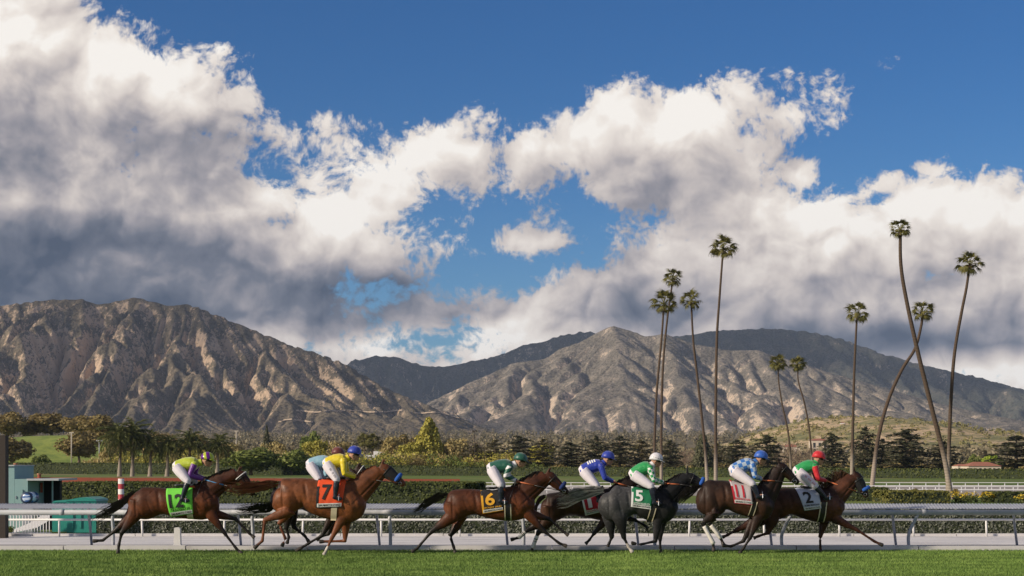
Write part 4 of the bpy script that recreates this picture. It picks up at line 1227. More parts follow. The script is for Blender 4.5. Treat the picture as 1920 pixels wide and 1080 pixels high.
sx = n.new('ShaderNodeSeparateXYZ'); n.put(sx.inputs[0], objco(n))
st = n.m('GREATER_THAN', n.m('FRACT', n.m('MULTIPLY_ADD', sx.outputs[2], 2.75, .1)), .5)
n.put(n.bsdf.inputs['Base Color'], n.mix(st, (0.42, 0.05, 0.06), (0.72, 0.70, 0.68))); n.put(n.bsdf.inputs['Roughness'], .5)
sp_ = empty('striped_pole', (gx(227, 56), 56, GZ * .75)); tag(sp_, 'red and white striped distance pole in front of the tall hedge', 'pole')
mb = MB(); mb.tube([(0, 0, 0), (0, 0, EYE + (HZ - 897) * 56 / FPX - GZ * .75)], .105, 12, up=(0, 1, 0)); mb.build('shaft', m_stripe, sp_, True)
dp = empty('dark_post', (gx(2, 45.5), 45.5, 0)); tag(dp, 'thick dark brown post cut by the left picture edge', 'post')
mb = MB(); mb.box(-.20, .12, 0, .30, 0, EYE + (HZ - 816) * 45.5 / FPX); mb.build('shaft', m_brown, dp)
tree('green', 8, 984, 1006, 40, 46.4, 'small round shrub at the left end of the picket barrier', None, 'bush', 'bush', ground=0.0)

# ------------------------------------------------------------------ infield: dirt oval, white rails, box hedges, flowers, houses, poles
m_dirt = paint('track_dirt', (0.30, 0.27, 0.245), .95, .18, .05)
def strip(name, y0, y1, x0, x1, z, mat, kind='structure'):
    mb = MB(); mb.add([(x0, y0, z), (x1, y0, z), (x1, y1, z), (x0, y1, z)], [(0, 1, 2, 3)]); return tag(mb.build(name, mat), kind=kind)
strip('dirt_track', 206, 285, -8, 180, GZ + .02, m_dirt)
def white_fence(Y, px0, px1, ztop, label, npost):
    f = empty('white_rail', (gx(px0, Y), Y, GZ)); tag(f, label, 'rail', 'white rails of the dirt track')
    L = gx(px1, Y) - gx(px0, Y)
    for z in (ztop, ztop * .52):
        mb = MB(); mb.box(0, L, -.05, .03, z - (.09 if z == ztop else .13), z); mb.build('top_rail' if z == ztop else 'middle_rail', m_white, f)
    me = MB().box(-.05, .05, .031, .12, 0, ztop - .02); me = mesh_from('post', me.v, me.f, m_white)
    for i in range(npost):
        link('post', me, f, (L * (i + .3) / npost, 0, 0))
white_fence(222, 872, 1990, 1.12, 'nearer of two white post and rail fences by the dirt track', 46)
white_fence(252, 866, 2000, 1.15, 'farther of two white post and rail fences by the dirt track', 46)
hedge('hedge', [(gx(1330, 178), 178), (gx(1668, 178), 178)], .15 - .9, GZ, 6, .14, 26, m_hedge, 'clipped box hedge in front of the white rails right of the leading horses', m_core)
hedge('hedge', [(gx(1668, 168), 168), (gx(1782, 168), 168)], .10 - 1.0, GZ, 8, .14, 26, m_hedge_gold, 'olive box hedge left of the yellow flower bed', m_core)
hedge('hedge', [(gx(1870, 170), 170), (gx(1990, 170), 170)], -1.05, GZ, 6, .14, 26, m_hedge, 'dark box hedge right of the yellow flower bed', m_core)
m_flower = leafmat('yellow_flowers', [(0.30, 0.24, 0.02), (0.50, 0.36, 0.03), (0.62, 0.45, 0.06)], 1.2, trans=.1)
m_rust = leafmat('rust_leaves', [(0.10, 0.045, 0.02), (0.17, 0.07, 0.03), (0.22, 0.10, 0.05)], 1.0, trans=.1)
def flower_bed(px0, px1, Y, h, label, mat, name='flower_bed'):
    r_ = rng(int(px0)); L = Leaves(); G_ = Leaves()
    x0, x1 = gx(px0, Y), gx(px1, Y); n_ = int((x1 - x0) * 3)
    for i in range(n_):
        c_ = (r_.uniform(0, x1 - x0), r_.uniform(-1.6, 1.6), h * .35)
        s_ = r_.uniform(.5, 1.1)
        C, N_ = blob_points(r_, c_, (s_ * .7, s_ * .7, h * .5), 60, .6); G_.add(*leaf_quads(C, .12, r_, 0, .6, N_))
        C, N_ = blob_points(r_, (c_[0], c_[1], h * .5), (s_ * .75, s_ * .75, h * .52), 70, .9); C = C[N_[:, 2] > .0]; L.add(*leaf_quads(C, .10, r_, .5, .9))
    o = empty(name, (x0, Y, GZ)); tag(o, label, 'flower bed')
    tag(link('leaves', G_.mesh('leaves', m_hedge), o), kind='stuff'); tag(link('blossoms', L.mesh('blossoms', mat), o), kind='stuff')
flower_bed(1786, 1872, 172, 1.15, 'yellow flower bed right of the forked palm bases', m_flower)
flower_bed(1905, 1990, 166, 1.0, 'yellow flower bed cut by the right picture edge', m_flower)
flower_bed(1640, 1775, 200, .75, 'thin row of yellow flowers behind the box hedges', m_flower)
for px, lab in ((1716, 'rust coloured round bush among the yellow flowers'), (1790, 'dark rust bush right of the forked palm bases')):
    tree('oak', px, 915, 928, 15, 205, lab, 'rust coloured bushes', 'bush', 'bush', variant=px % 3, ground=GZ)

m_stucco = paint('cream_stucco', (0.62, 0.54, 0.44), .85, .08, .6)
m_roof = paint('red_roof_tiles', (0.33, 0.13, 0.08), .8, .2, .8)
m_glass = paint('dark_window', (0.04, 0.045, 0.05), .15)
def house(px0, px1, ybase, yeave, yridge, Y, depth, label, flat=False, wins=5, gz=GZ, mw=None):
    x0, x1 = gx(px0, Y), gx(px1, Y)
    o = empty('house', ((x0 + x1) / 2, Y, gz)); tag(o, label, 'house')
    hw = (x1 - x0) / 2; ze, zr = EYE + (HZ - yeave) * Y / FPX - gz, EYE + (HZ - yridge) * Y / FPX - gz
    mb = MB(); mb.box(-hw, hw, 0, depth, 0, ze); mb.build('wall', mw or m_stucco, o)
    ov = hw * .06
    if flat:
        mb = MB(); mb.box(-hw - ov, hw + ov, -ov, depth + ov, ze + .002, zr); mb.build('roof', mw or m_stucco, o)
    else:
        mb = MB(); v = [(-hw - ov, -ov, ze), (hw + ov, -ov, ze), (hw + ov, depth + ov, ze), (-hw - ov, depth + ov, ze), (-hw * .45, depth * .5, zr), (hw * .45, depth * .5, zr)]
        mb.add([(a, b, c_ + .003) for a, b, c_ in v], [(0, 1, 5, 4), (1, 2, 5), (2, 3, 4, 5), (3, 0, 4), (0, 3, 2, 1)]); mb.build('roof', m_roof, o)
    for i in range(wins):
        xw = -hw + (i + .5) * 2 * hw / wins; ww = hw / wins * .45
        mb = MB(); mb.box(xw - ww, xw + ww, -.05, -.002, ze * .35, ze * .8); wn_ = mb.build('window', m_glass, o)
        mb = MB(); mb.box(xw - ww - .1, xw + ww + .1, -.12, -.052, ze * .30, ze * .35); mb.build('sill', m_white, wn_)
    return o
house(1816, 1877, 886, 874, 866, 500, 9, 'low cream house with a red hipped roof beyond the far hedge', wins=7)
house(1796, 1822, 886, 874, 870, 512, 7, 'small cream wing with a red roof left of the hipped roof house', wins=3)
house(676, 730, 884, 858, 853, 640, 14, 'flat roofed white building behind the blue helmet', True, 4, GZ, m_white)
house(700, 716, 884, 853, 846, 648, 8, 'small white upper storey rising over the flat roofed building', True, 1, GZ, m_white)
house(1470, 1500, 850, 838, 833, 1180, 12, 'pale house low on the scrubby foothill', wins=3, gz=4, mw=m_stucco)
house(1522, 1552, 836, 826, 822, 1220, 12, 'pale villa on the scrubby foothill', wins=3, gz=10, mw=m_stucco)
house(1577, 1584, 806, 793, 791, 1420, 6, 'tiny white house near the foothill top', wins=1, gz=30, mw=m_white)
m_pole = paint('weathered_pole', (0.52, 0.46, 0.38), .8)
for px, y0, y1, Y, w_, mat, lab in ((134, 868, 811, 600, 1.6, m_pole, 'pale lamp pole in front of the grassy bank'), (186, 868, 826, 610, 1.2, m_grey, 'thin grey pole with a pale sign before the bank'),
                                   (443, 884, 808, 660, 1.3, m_pole, 'tall weathered pole among the tan scrub'), (890, 884, 808, 600, 1.0, m_brown, 'thin dark utility pole among the bronze cedars')):
    b = W2(px, y0, Y); o = empty('pole', b); tag(o, lab, 'pole')
    hh_ = (y0 - y1) * Y / FPX; mb = MB(); mb.tube([(0, 0, -2), (0, 0, hh_)], w_ * Y / FPX / 2 * 1.4, 7, up=(0, 1, 0)); mb.build('shaft', mat, o, True)
    mb = MB(); mb.box(-.9 if px != 186 else -1.2, .9 if px != 186 else 1.2, -.1, .1, hh_ - .25, hh_ + .15); mb.build('lamp_head' if px == 134 else 'crossarm', mat, o)
# ------------------------------------------------------------------ bodies: lofted limbs grown together into one skin
def fuse(parts, voxel, smooth_it=4, fac=0.5):
    """grow overlapping lofts (list of (verts, faces)) into one continuous surface"""
    mb = MB()
    for v, f in parts: mb.add(v, f)
    bm = bmesh.new()
    vs = [bm.verts.new(v) for v in mb.v]
    for f in mb.f:
        try: bm.faces.new([vs[i] for i in f])
        except ValueError: pass
    bmesh.ops.recalc_face_normals(bm, faces=bm.faces)
    me = bpy.data.meshes.new('fuse'); bm.to_mesh(me); bm.free()
    o = bpy.data.objects.new('fuse', me); COL.objects.link(o)
    mo = o.modifiers.new('r', 'REMESH'); mo.mode = 'VOXEL'; mo.voxel_size = voxel
    ms = o.modifiers.new('s', 'SMOOTH'); ms.factor = fac; ms.iterations = smooth_it
    dg = bpy.context.evaluated_depsgraph_get()
    ev = o.evaluated_get(dg)
    m2 = bpy.data.meshes.new_from_object(ev)
    bpy.data.objects.remove(o); bpy.data.meshes.remove(me)
    m2.polygons.foreach_set('use_smooth', np.ones(len(m2.polygons), dtype=bool))
    return m2
def verts_of(me):
    a = np.empty(len(me.vertices) * 3, np.float32); me.vertices.foreach_get('co', a); return a.reshape(-1, 3)
def set_color(me, name, colr):
    at = me.attributes.new(name, 'FLOAT_COLOR', 'POINT')
    at.data.foreach_set('color', np.concatenate([colr, np.ones((len(colr), 1))], 1).astype(np.float32).ravel())
def seg_dist(P_, a, b):
    a, b = np.array(a), np.array(b); d = b - a
    t = np.clip(((P_ - a) @ d) / (d @ d + 1e-9), 0, 1)
    return np.linalg.norm(P_ - (a + t[:, None] * d), axis=1), t

m_coat, n = material('horse_coat')
at = n.new('ShaderNodeAttribute'); at.attribute_name = 'coat'
g = n.noise(n.v('MULTIPLY', objco(n), (1, 1, 1)), 5.0, 5, .6); g2 = n.noise(objco(n), 60, 3, .6)
c = n.mix(n.smooth(g, .38, .66), n.v('SCALE', at.outputs[0], scale=1.12), n.v('SCALE', at.outputs[0], scale=.58))
n.put(n.bsdf.inputs['Base Color'], c)
n.put(n.bsdf.inputs['Roughness'], n.lin(n.noise(objco(n), 2.6, 4, .6), .35, .65, .36, .66)); n.put(n.bsdf.inputs['Specular IOR Level'], .26)
bump(n, n.m('MULTIPLY_ADD', g2, .3, g), .4, .03)
m_grey, n_ = material('dappled_grey_coat')
at = n_.new('ShaderNodeAttribute'); at.attribute_name = 'coat'
v = n_.voro(objco(n_), 16, 0, .5, 'F1'); g = n_.noise(objco(n_), 6, 5, .6)
dap = n_.m('MULTIPLY', n_.smooth(v, .55, .15), n_.smooth(g, .35, .65))
fl = n_.smooth(n_.noise(objco(n_), 70, 3, .7), .60, .70)
c = n_.mix(n_.m('MULTIPLY', dap, .5), n_.v('SCALE', at.outputs[0], scale=.75), n_.v('SCALE', at.outputs[0], scale=1.9))
c = n_.mix(n_.m('MULTIPLY', fl, .5), c, n_.v('SCALE', at.outputs[0], scale=2.6))
n_.put(n_.bsdf.inputs['Base Color'], c); n_.put(n_.bsdf.inputs['Roughness'], .5); n_.put(n_.bsdf.inputs['Specular IOR Level'], .2)
def hairmat(name, a, b):
    m, n = material(name)
    h = n.new('ShaderNodeNewGeometry').outputs['Random Per Island']
    n.put(n.bsdf.inputs['Base Color'], n.mix(h, a, b)); n.put(n.bsdf.inputs['Roughness'], .45)
    return m
m_hair_black = hairmat('black_hair', (0.010, 0.009, 0.009), (0.035, 0.026, 0.022))
m_hair_chest = hairmat('chestnut_hair', (0.07, 0.022, 0.012), (0.16, 0.055, 0.028))
m_hair_grey = hairmat('grey_hair', (0.05, 0.05, 0.05), (0.46, 0.44, 0.41))
m_hair_brown = hairmat('brown_hair', (0.04, 0.02, 0.012), (0.11, 0.055, 0.03))
m_leather = paint('black_leather', (0.015, 0.014, 0.015), .4, .2, 20)
m_boot = paint('polished_boot', (0.012, 0.016, 0.026), .25, .2, 12)
m_orange = paint('orange_rein_grip', (0.52, 0.14, 0.05), .6, .1, 20)
m_bluerein = paint('blue_rein_grip', (0.06, 0.25, 0.50), .6, .1, 20)
m_fleece = paint('blue_sheepskin', (0.02, 0.10, 0.42), .95, .35, 60, .8)
m_fleece_dark = paint('navy_sheepskin', (0.012, 0.03, 0.13), .95, .35, 60, .8)
m_bandage = paint('white_bandage', (0.68, 0.65, 0.60), .9, .1, 25)
m_hood = paint('black_hood', (0.010, 0.010, 0.012), .7, .2, 20)
m_strap = paint('cream_strap', (0.60, 0.52, 0.36), .7, .1, 20)
m_iron = paint('stirrup_iron', (0.5, 0.5, 0.5), .25, .1, 10, 0, .9)
m_eye = paint('dark_eye', (0.008, 0.006, 0.006), .08)
m_skin = paint('skin', (0.44, 0.24, 0.16), .5, .1, 12)
m_breeches = paint('white_breeches', (0.66, 0.62, 0.68), .75, .08, 9, .25)
m_ink = paint('black_print', (0.012, 0.012, 0.012), .7, .1, 20)
m_whiteprint = paint('white_print', (0.75, 0.75, 0.74), .7, .05, 20)
m_yellowprint = paint('yellow_print', (0.72, 0.36, 0.02), .7, .05, 20)
m_redprint = paint('red_print', (0.50, 0.015, 0.03), .7, .05, 20)
m_whip = paint('whip', (0.03, 0.025, 0.03), .4, .1, 20)

LEG_H = [(.235, .150), (.185, .120), (.118, .080), (.068, .052), (.064, .049), (.040, .034), (.034, .029), (.043, .036), (.033, .030)]
LEG_F = [(.175, .115), (.128, .088), (.090, .064), (.056, .046), (.054, .047), (.037, .033), (.032, .028), (.041, .035), (.032, .029)]

def horse(cfg):
    Y = cfg['Y']; ox, oy, s = cfg['z']
    k = Y / (FPX * s)                                         # metres per measured unit
    X0 = (ox + cfg['cx'] / s - 960) * Y / FPX                 # middle of the body
    def P3(zx, zy, y=0.0):
        return Vector(((ox + zx / s - 960) * Y / FPX - X0, y, EYE + (HZ - (oy + zy / s)) * Y / FPX))
    root = empty('horse', (X0, Y, 0))
    tag(root, cfg['label'], 'horse', 'racehorses galloping past')
    parts, bones = [], []
    # trunk
    st = cfg['body']; m = len(st)
    uu = [i / (m - 1) for i in range(m)]
    wprof = [(.0, .15), (.08, .21), (.2, .265), (.35, .265), (.5, .285), (.65, .29), (.8, .27), (.9, .235), (1, .16)]
    hw = [float(np.interp(u, [a for a, b in wprof], [b for a, b in wprof])) for u in uu]
    pts = [P3(a, (t + b) / 2) for a, t, b in st]; hh = [(b - t) / 2 * k for a, t, b in st]
    d0, d1 = (pts[0] - pts[1]).normalized(), (pts[-1] - pts[-2]).normalized()
    pts = [pts[0] + d0 * .05] + pts + [pts[-1] + d1 * .05]; hh = [hh[0] * .55] + hh + [hh[-1] * .55]; hw = [hw[0] * .5] + hw + [hw[-1] * .5]
    arr = catmull([Vector((p.x, 0, p.z)) for p in pts], 4); ww = catmull([Vector((a, b, 0)) for a, b in zip(hw, hh)], 4)
    pts, hw, hh = arr, [max(.02, w.x) for w in ww], [max(.02, w.y) for w in ww]
    parts.append(loft(pts, hw, hh, 28, (0, 0, 1)))
    spine = pts
    # neck, head, ears
    nk = cfg['neck']
    npts = [P3(a, b) for a, b, h in nk]; nh = [h * k for a, b, h in nk]
    nd = catmull(npts, 4); nw = catmull([Vector((min(.16, x * w), x, 0)) for x, w in zip(nh, (.62, .50, .48, .56))], 4)
    parts.append(loft(nd, [w.x for w in nw], [w.y for w in nw], 20, (0, 0, 1)))
    hd = cfg['head']
    hp = [P3(a, b) for a, b, r in hd]; hr = [r * k for a, b, r in hd]
    d = (hp[-1] - hp[-2]).normalized(); b0 = (hp[0] - hp[1]).normalized()
    hp2 = [hp[0] + b0 * hr[0] * .75] + hp + [hp[-1] + d * hr[-1] * .55]; hr2 = [hr[0] * .55] + [x * .92 for x in hr] + [hr[-1] * .62]
    parts.append(loft(hp2, [x * f for x, f in zip(hr2, (.75, .66, .62, .70, .80, .8))], hr2, 14, (0, 0, 1)))
    et = P3(*cfg['ear']); eb = hp[0] + b0 * hr[0] * .35
    for sg in (-1, 1):
        base = eb + Vector((0, sg * .045, hr[0] * .35)); tip = Vector((et.x + (.03 if sg > 0 else 0), sg * .055, et.z))
        parts.append(loft([base, base.lerp(tip, .4), base.lerp(tip, .8), tip], [.030, .036, .024, .006], [.022, .020, .014, .005], 8, (0, 1, 0)))
    # legs
    leg_low = []
    for kind, side, j in cfg['legs']:
        sg = -1 if side == 'n' else 1
        ya = (.135 if kind == 'h' else .115) * sg
        q = [P3(a, b) for a, b in j]                          # hip/shoulder, stifle/elbow, hock/knee, fetlock, toe
        lim = LEG_H if kind == 'h' else LEG_F
        q[4].z = max(q[4].z, .012); q[3].z = max(q[3].z, .045)
        o5 = [ya * .80, ya * .95, ya, ya, ya]
        q = [Vector((p.x, y_, p.z)) for p, y_ in zip(q, o5)]
        cl = [q[0], q[1], q[1].lerp(q[2], .45), q[1].lerp(q[2], .85), q[2], q[2].lerp(q[3], .22), q[2].lerp(q[3], .65), q[3], q[3].lerp(q[4], .5)]
        parts.append(loft(cl, [b for a, b in lim], [a for a, b in lim], 12, (0, 0, 1) if abs((q[2] - q[1]).normalized().z) < .97 else (1, 0, 0)))
        hv = (q[4] - q[3]).normalized()
        a = q[3].lerp(q[4], .42)
        parts.append(loft([a, a.lerp(q[4], .35), q[4]], [.034, .046, .053], [.034, .050, .060], 10, (0, 1, 0)))
        leg_low.append((kind, side, q))
    me = fuse(parts, .0150, 9, .5)
    V = verts_of(me)
    # muscle: grooves and swellings pressed into the flanks
    Nn = np.empty(len(V) * 3, np.float32); me.vertices.foreach_get('normal', Nn); Nn = Nn.reshape(-1, 3)
    sx0, sx1 = spine[0].x, spine[-1].x
    def bp(u, f):
        x = sx0 + (sx1 - sx0) * u
        zt_ = float(np.interp(x, [p.x for p in spine], [p.z + h for p, h in zip(spine, hh)])); zb_ = float(np.interp(x, [p.x for p in spine], [p.z - h for p, h in zip(spine, hh)]))
        return (x, zb_ + (zt_ - zb_) * f)
    disp = np.zeros(len(V))
    def line(a, b, w, amp):
        a, b = np.array(a), np.array(b); d = b - a; Q = V[:, [0, 2]] - a
        t = np.clip((Q @ d) / (d @ d), 0, 1); ds = np.linalg.norm(Q - t[:, None] * d, axis=1)
        return amp * np.exp(-(ds / w) ** 2) * np.sin(np.clip(t * .9 + .05, 0, 1) * math.pi) ** .5
    for a, b, w, amp in (((.34, .86), (.37, .30), .040, -.026), ((.30, .95), (.22, .72), .030, -.010), ((.70, .80), (.79, .22), .040, -.022), ((.86, .95), (.985, .50), .035, -.024), ((.10, .80), (.105, .05), .028, -.016),
                         ((.16, .70), (.17, .15), .095, .026), ((.84, .60), (.87, .25), .075, .024), ((.77, .78), (.86, .62), .05, .012), ((.24, .84), (.26, .80), .045, .014), ((.44, .30), (.66, .16), .05, -.010), ((.22, .62), (.28, .15), .03, -.012), ((.90, .62), (.95, .30), .05, .016)):
        disp += line(bp(*a), bp(*b), w, amp)
    for i in range(7):
        u_ = .44 + i * .035
        disp += line(bp(u_, .62), bp(u_ - .02, .28), .012, -.0035)
    n0, n1, n2 = npts[0], npts[1], npts[3]
    disp += line((n0.x + .05, n0.z - nh[0] * .45), (n2.x + .02, n2.z - nh[3] * .55), .025, -.014)
    disp += line((n0.x, n0.z + nh[0] * .25), (n2.x, n2.z + nh[3] * .2), .05, .010)
    disp += line((hp[0].x + .01, hp[0].z - hr[0] * .5), (hp[1].x - .02, hp[1].z - hr[1] * .6), .035, .010)
    disp += line((hp[0].lerp(hp[1], .6).x, hp[0].lerp(hp[1], .6).z - .02), (hp[2].x, hp[2].z), .025, -.008)
    above = V[:, 2] > np.interp(V[:, 0], [p.x for p in spine], [p.z - h for p, h in zip(spine, hh)]) - .25
    V = V + Nn * (disp * np.abs(Nn[:, 1]) * above)[:, None]
    me.vertices.foreach_set('co', V.astype(np.float32).ravel()); me.update()
    # coat colours by region
    base = np.array(cfg['coat']); point = np.array(cfg['points'])
    colr = np.tile(base, (len(V), 1))
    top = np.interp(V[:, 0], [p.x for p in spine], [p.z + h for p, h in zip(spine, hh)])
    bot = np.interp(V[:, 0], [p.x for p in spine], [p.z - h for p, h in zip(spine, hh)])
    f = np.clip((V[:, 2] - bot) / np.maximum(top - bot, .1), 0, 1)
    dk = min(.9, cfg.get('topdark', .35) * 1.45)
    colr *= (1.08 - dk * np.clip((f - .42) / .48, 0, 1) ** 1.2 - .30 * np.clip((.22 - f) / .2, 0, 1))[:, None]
    dbest = np.full(len(V), 9.0); tone = np.zeros(len(V)); hoof = np.zeros(len(V)); sock = np.zeros(len(V))
    for kind, side, q in leg_low:
        lowm = V[:, 2] < bot + .10
        for a, b, t0, t1 in ((q[1], q[2], 0.0, 1.0), (q[2], q[3], 1.0, 1.0), (q[3], q[4], 1.0, 1.0)):
            dd, t = seg_dist(V, a, b)
            ok = dd < np.minimum(dbest, .16)
            dbest = np.where(ok, dd, dbest)
            tn = t0 + (t1 - t0) * t if b is q[2] else np.ones(len(V))
            tone = np.where(ok, np.maximum(np.where(dd < .10, tn, 0) * lowm, 0) if b is q[2] else tn, tone)
            if a is q[3]:
                hoof = np.where((dd < .09) & (t > .52), 1, hoof)
                if (kind, side) in cfg.get('socks', ()): sock = np.where((dd < .09), 1, sock)
            elif a is q[2] and (kind, side) in cfg.get('socks', ()):
                sock = np.where((dd < .07) & (t > .72), 1, sock)
    legf = cfg.get('legdark', 1.0)
    tone = np.clip((tone - .35) / .5, 0, 1) * legf
    colr = colr * (1 - tone[:, None]) + point * tone[:, None]
    hd_, ht = seg_dist(V, hp[0], hp[-1])
    inh = (hd_ < hr[0] * 1.05) & (V[:, 0] > hp[0].x - .1)
    mz = np.clip((ht - .45) / .4, 0, 1) * inh * cfg.get('muzzle', .7)
    colr = colr * (1 - mz[:, None]) + point * mz[:, None]
    colr = np.where(sock[:, None] > 0, np.array((.62, .56, .50)), colr)
    colr = np.where((hoof[:, None] > 0) & (sock[:, None] == 0), np.array((.05, .042, .036)), colr)
    for (zx, zy, rr, cc) in cfg.get('patch', ()):
        c_ = P3(zx, zy); d_ = np.hypot(V[:, 0] - c_.x, V[:, 2] - c_.z); w_ = np.clip(1.3 - d_ / (rr * k), 0, 1)[:, None]
        colr = colr * (1 - w_) + np.array(cc) * w_
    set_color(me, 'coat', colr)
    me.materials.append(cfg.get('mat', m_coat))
    body = link('body', me, root)
    bvh = BVHTree.FromPolygons([tuple(v) for v in V], [tuple(p.vertices) for p in me.polygons])
    def onside(p, off, sg=-1):
        """lay a point of the x,z plane onto the flank"""
        hit = bvh.ray_cast(Vector((p.x, sg * 2.0, p.z)), Vector((0, -sg, 0)))
        if hit[0] is None:
            z = p.z
            for _ in range(30):
                z -= .012
                hit = bvh.ray_cast(Vector((p.x, sg * 2.0, z)), Vector((0, -sg, 0)))
                if hit[0] is not None: break
            if hit[0] is None: return Vector((p.x, sg * .05, p.z))
            return Vector((p.x, hit[0].y * .5 + sg * off * .5, z + off + .01))
        return Vector((p.x, hit[0].y + sg * off, p.z))
    # eyes
    ep = hp[0].lerp(hp[1], .55) + Vector((.02, 0, hr[0] * .30))
    for sg in (-1, 1):
        e_ = onside(ep, -.004, sg)
        v_, f_ = loft([e_ + Vector((0, -.014, 0)), e_ + Vector((0, -.007, 0)), e_ + Vector((0, .007, 0)), e_ + Vector((0, .014, 0))], [.004, .017, .017, .004], None, 8, (0, 0, 1))
        obj('eye', v_, f_, m_eye, root, True)
    # tail
    tl = cfg['tail']; q = random.Random(int(X0 * 100) + 5)
    tp = catmull([P3(a, b) for a, b, w in tl], 4); tw = np.interp(np.linspace(0, len(tl) - 1, len(tp)), range(len(tl)), [w * k for a, b, w in tl])
    hair = MB()
    for i in range(cfg.get('tailn', 110)):
        a, rr = q.uniform(0, 6.283), q.random() ** .6
        n0 = int(q.uniform(0, .45) * len(tp)); n1 = int(len(tp) * q.uniform(.55, 1.0))
        n1 = max(n1, n0 + 3)
        wob = q.uniform(-.6, .6); dv = (q.gauss(0, .03), q.gauss(0, .04), q.gauss(-.01, .055))
        ln = []
        for jx in range(n0, min(n1, len(tp))):
            sp = tw[jx] * rr * (1 + wob * 1.1 * (jx / len(tp)) ** 2)
            tf = jx / len(tp)
            ln.append(tp[jx] + Vector((math.sin(a * 2) * .02 + dv[0] * tf ** 2, math.cos(a) * sp * .55 + dv[1] * tf ** 2, math.sin(a) * sp + dv[2] * tf ** 2 + .012 * math.sin(jx * .9 + a * 3))))
        if len(ln) < 3: continue
        hair.tube(ln, [.009 * (1 - .85 * i_ / (len(ln) - 1)) + .0015 for i_ in range(len(ln))], 3, up=(0, 1, 0), cap=False)
    hair.build('tail', cfg['hair'][0], root)
    # mane along the crest
    hair = MB()
    for i in range(130):
        t = q.random() * (len(npts) - 1.05); i0 = int(t); fr = t - i0
        c0, c1 = npts[i0], npts[i0 + 1]; tg = (c1 - c0).normalized(); up = Vector((-tg.z, 0, tg.x))
        if up.z < 0: up = -up
        h_ = nh[i0] * (1 - fr) + nh[i0 + 1] * fr
        b = c0.lerp(c1, fr) + up * (h_ * .93)
        L = q.uniform(.10, .20) * cfg.get('mane', 1.0); lift = cfg.get('manelift', .25) * q.uniform(.4, 1.3)
        back = -tg * L
        sy = q.choice((-1, -1, 1)) * q.uniform(.01, .05)
        hair.tube([b, b + back * .4 + up * L * lift + Vector((0, sy * .6, 0)), b + back * .8 + up * L * lift * .9 + Vector((0, sy * 1.3, -.02)), b + back * 1.1 + up * (L * lift * .6) + Vector((0, sy * 1.8, -.05 * (lift < .4)))], [.014, .012, .008, .002], 3, up=(0, 1, 0), cap=False)
    hair.build('mane', cfg['hair'][1], root)
    # saddle cloth with its number and lettering
    cl = cfg['cloth']
    TL, TR, BR, BL = [P3(*c) for c in cl['quad']]
    def uvp(u, v):
        a = TL.lerp(TR, u); b = BL.lerp(BR, u); return a.lerp(b, v)
    nu, nv = 16, 14
    grid = []
    wv = random.Random(4)
    for sg in (-1, 1):
        rows = []
        for j in range(nv + 1):
            rows.append([onside(uvp(i / nu, j / nv), .016 + .004 * math.sin(i * 1.3 + j * .4) * (j / nv), sg) for i in range(nu + 1)])
        grid += rows[::-1] if sg < 0 else rows
    Vg = [p for row in grid for p in row]
    co = obj('saddle_cloth', np.array(Vg), grid_faces(len(grid), nu + 1), cl['mat'], root, True)
    so_ = co.modifiers.new('thickness', 'SOLIDIFY'); so_.thickness = .008; so_.offset = 0
    def panel(name, u0, u1, v0, v1, mat, off=.029, n1=10, n2=4):
        g_ = [onside(uvp(u0 + (u1 - u0) * i / n1, v0 + (v1 - v0) * j / n2), off) for j in range(n2 + 1) for i in range(n1 + 1)]
        return obj(name, np.array(g_), grid_faces(n2 + 1, n1 + 1), mat, co, True)
    def text(name, body_, u0, u1, v0, v1, mat, off=.035, bold=.025, fit=True):
        cu = bpy.data.curves.new(name, 'FONT'); cu.body = body_; cu.offset = bold; cu.resolution_u = 3
        to = bpy.data.objects.new(name, cu); COL.objects.link(to)
        tm = bpy.data.meshes.new_from_object(to.evaluated_get(bpy.context.evaluated_depsgraph_get()))
        bpy.data.objects.remove(to); bpy.data.curves.remove(cu)
        bt = bmesh.new(); bt.from_mesh(tm); bmesh.ops.triangulate(bt, faces=bt.faces)
        for _ in range(3 if len(body_) < 3 else 0):
            lng = [e for e in bt.edges if e.calc_length() > .10]
            if lng: bmesh.ops.subdivide_edges(bt, edges=lng, cuts=1); bmesh.ops.triangulate(bt, faces=bt.faces)
        bt.to_mesh(tm); bt.free()
        tv = verts_of(tm); mn, mx = tv.min(0), tv.max(0)
        nvv = [onside(uvp(u0 + (u1 - u0) * (p[0] - mn[0]) / (mx[0] - mn[0]), v1 - (v1 - v0) * (p[1] - mn[1]) / (mx[1] - mn[1])), off) for p in tv]
        tm.vertices.foreach_set('co', np.array(nvv, np.float32).ravel()); tm.update()
        tm.materials.append(mat)
        return link(name, tm, co)
    for it in cl['items']:
        if it[0] == 'panel': panel(it[1], *it[2:6], it[6])
        else: text(it[1], it[2], *it[3:7], it[7])
    # girth
    gi = cfg['girth']; ga, gb, gw = P3(*gi[0]), P3(*gi[1]), gi[2] * k
    def strap(name, a, b, w0, mat, off, parent, n_=14, sides=(-1, 1)):
        for sg in sides:
            pv = []
            for i in range(n_ + 1):
                c_ = a.lerp(b, i / n_)
                for x_ in (-w0, w0): pv.append(onside(c_ + Vector((x_, 0, 0)), off, sg))
            obj(name, np.array(pv), grid_faces(n_ + 1, 2), mat, parent, True)
    strap('girth', ga, gb, gw, m_leather if gi[3] else m_strap, .014, root)
    if gi[3]:
        for dx in (-1, 1):
            strap('girth_edge', ga + Vector((dx * gw * .95, 0, 0)), gb + Vector((dx * gw * .95, 0, 0)), gw * .17, m_strap, .020, root, sides=(-1,))
    # saddle: seat pad over the cloth
    su0, su1 = cl.get('seat', (.35, .95))
    sp = [uvp(su0 + (su1 - su0) * i / 5, 0) for i in range(6)]
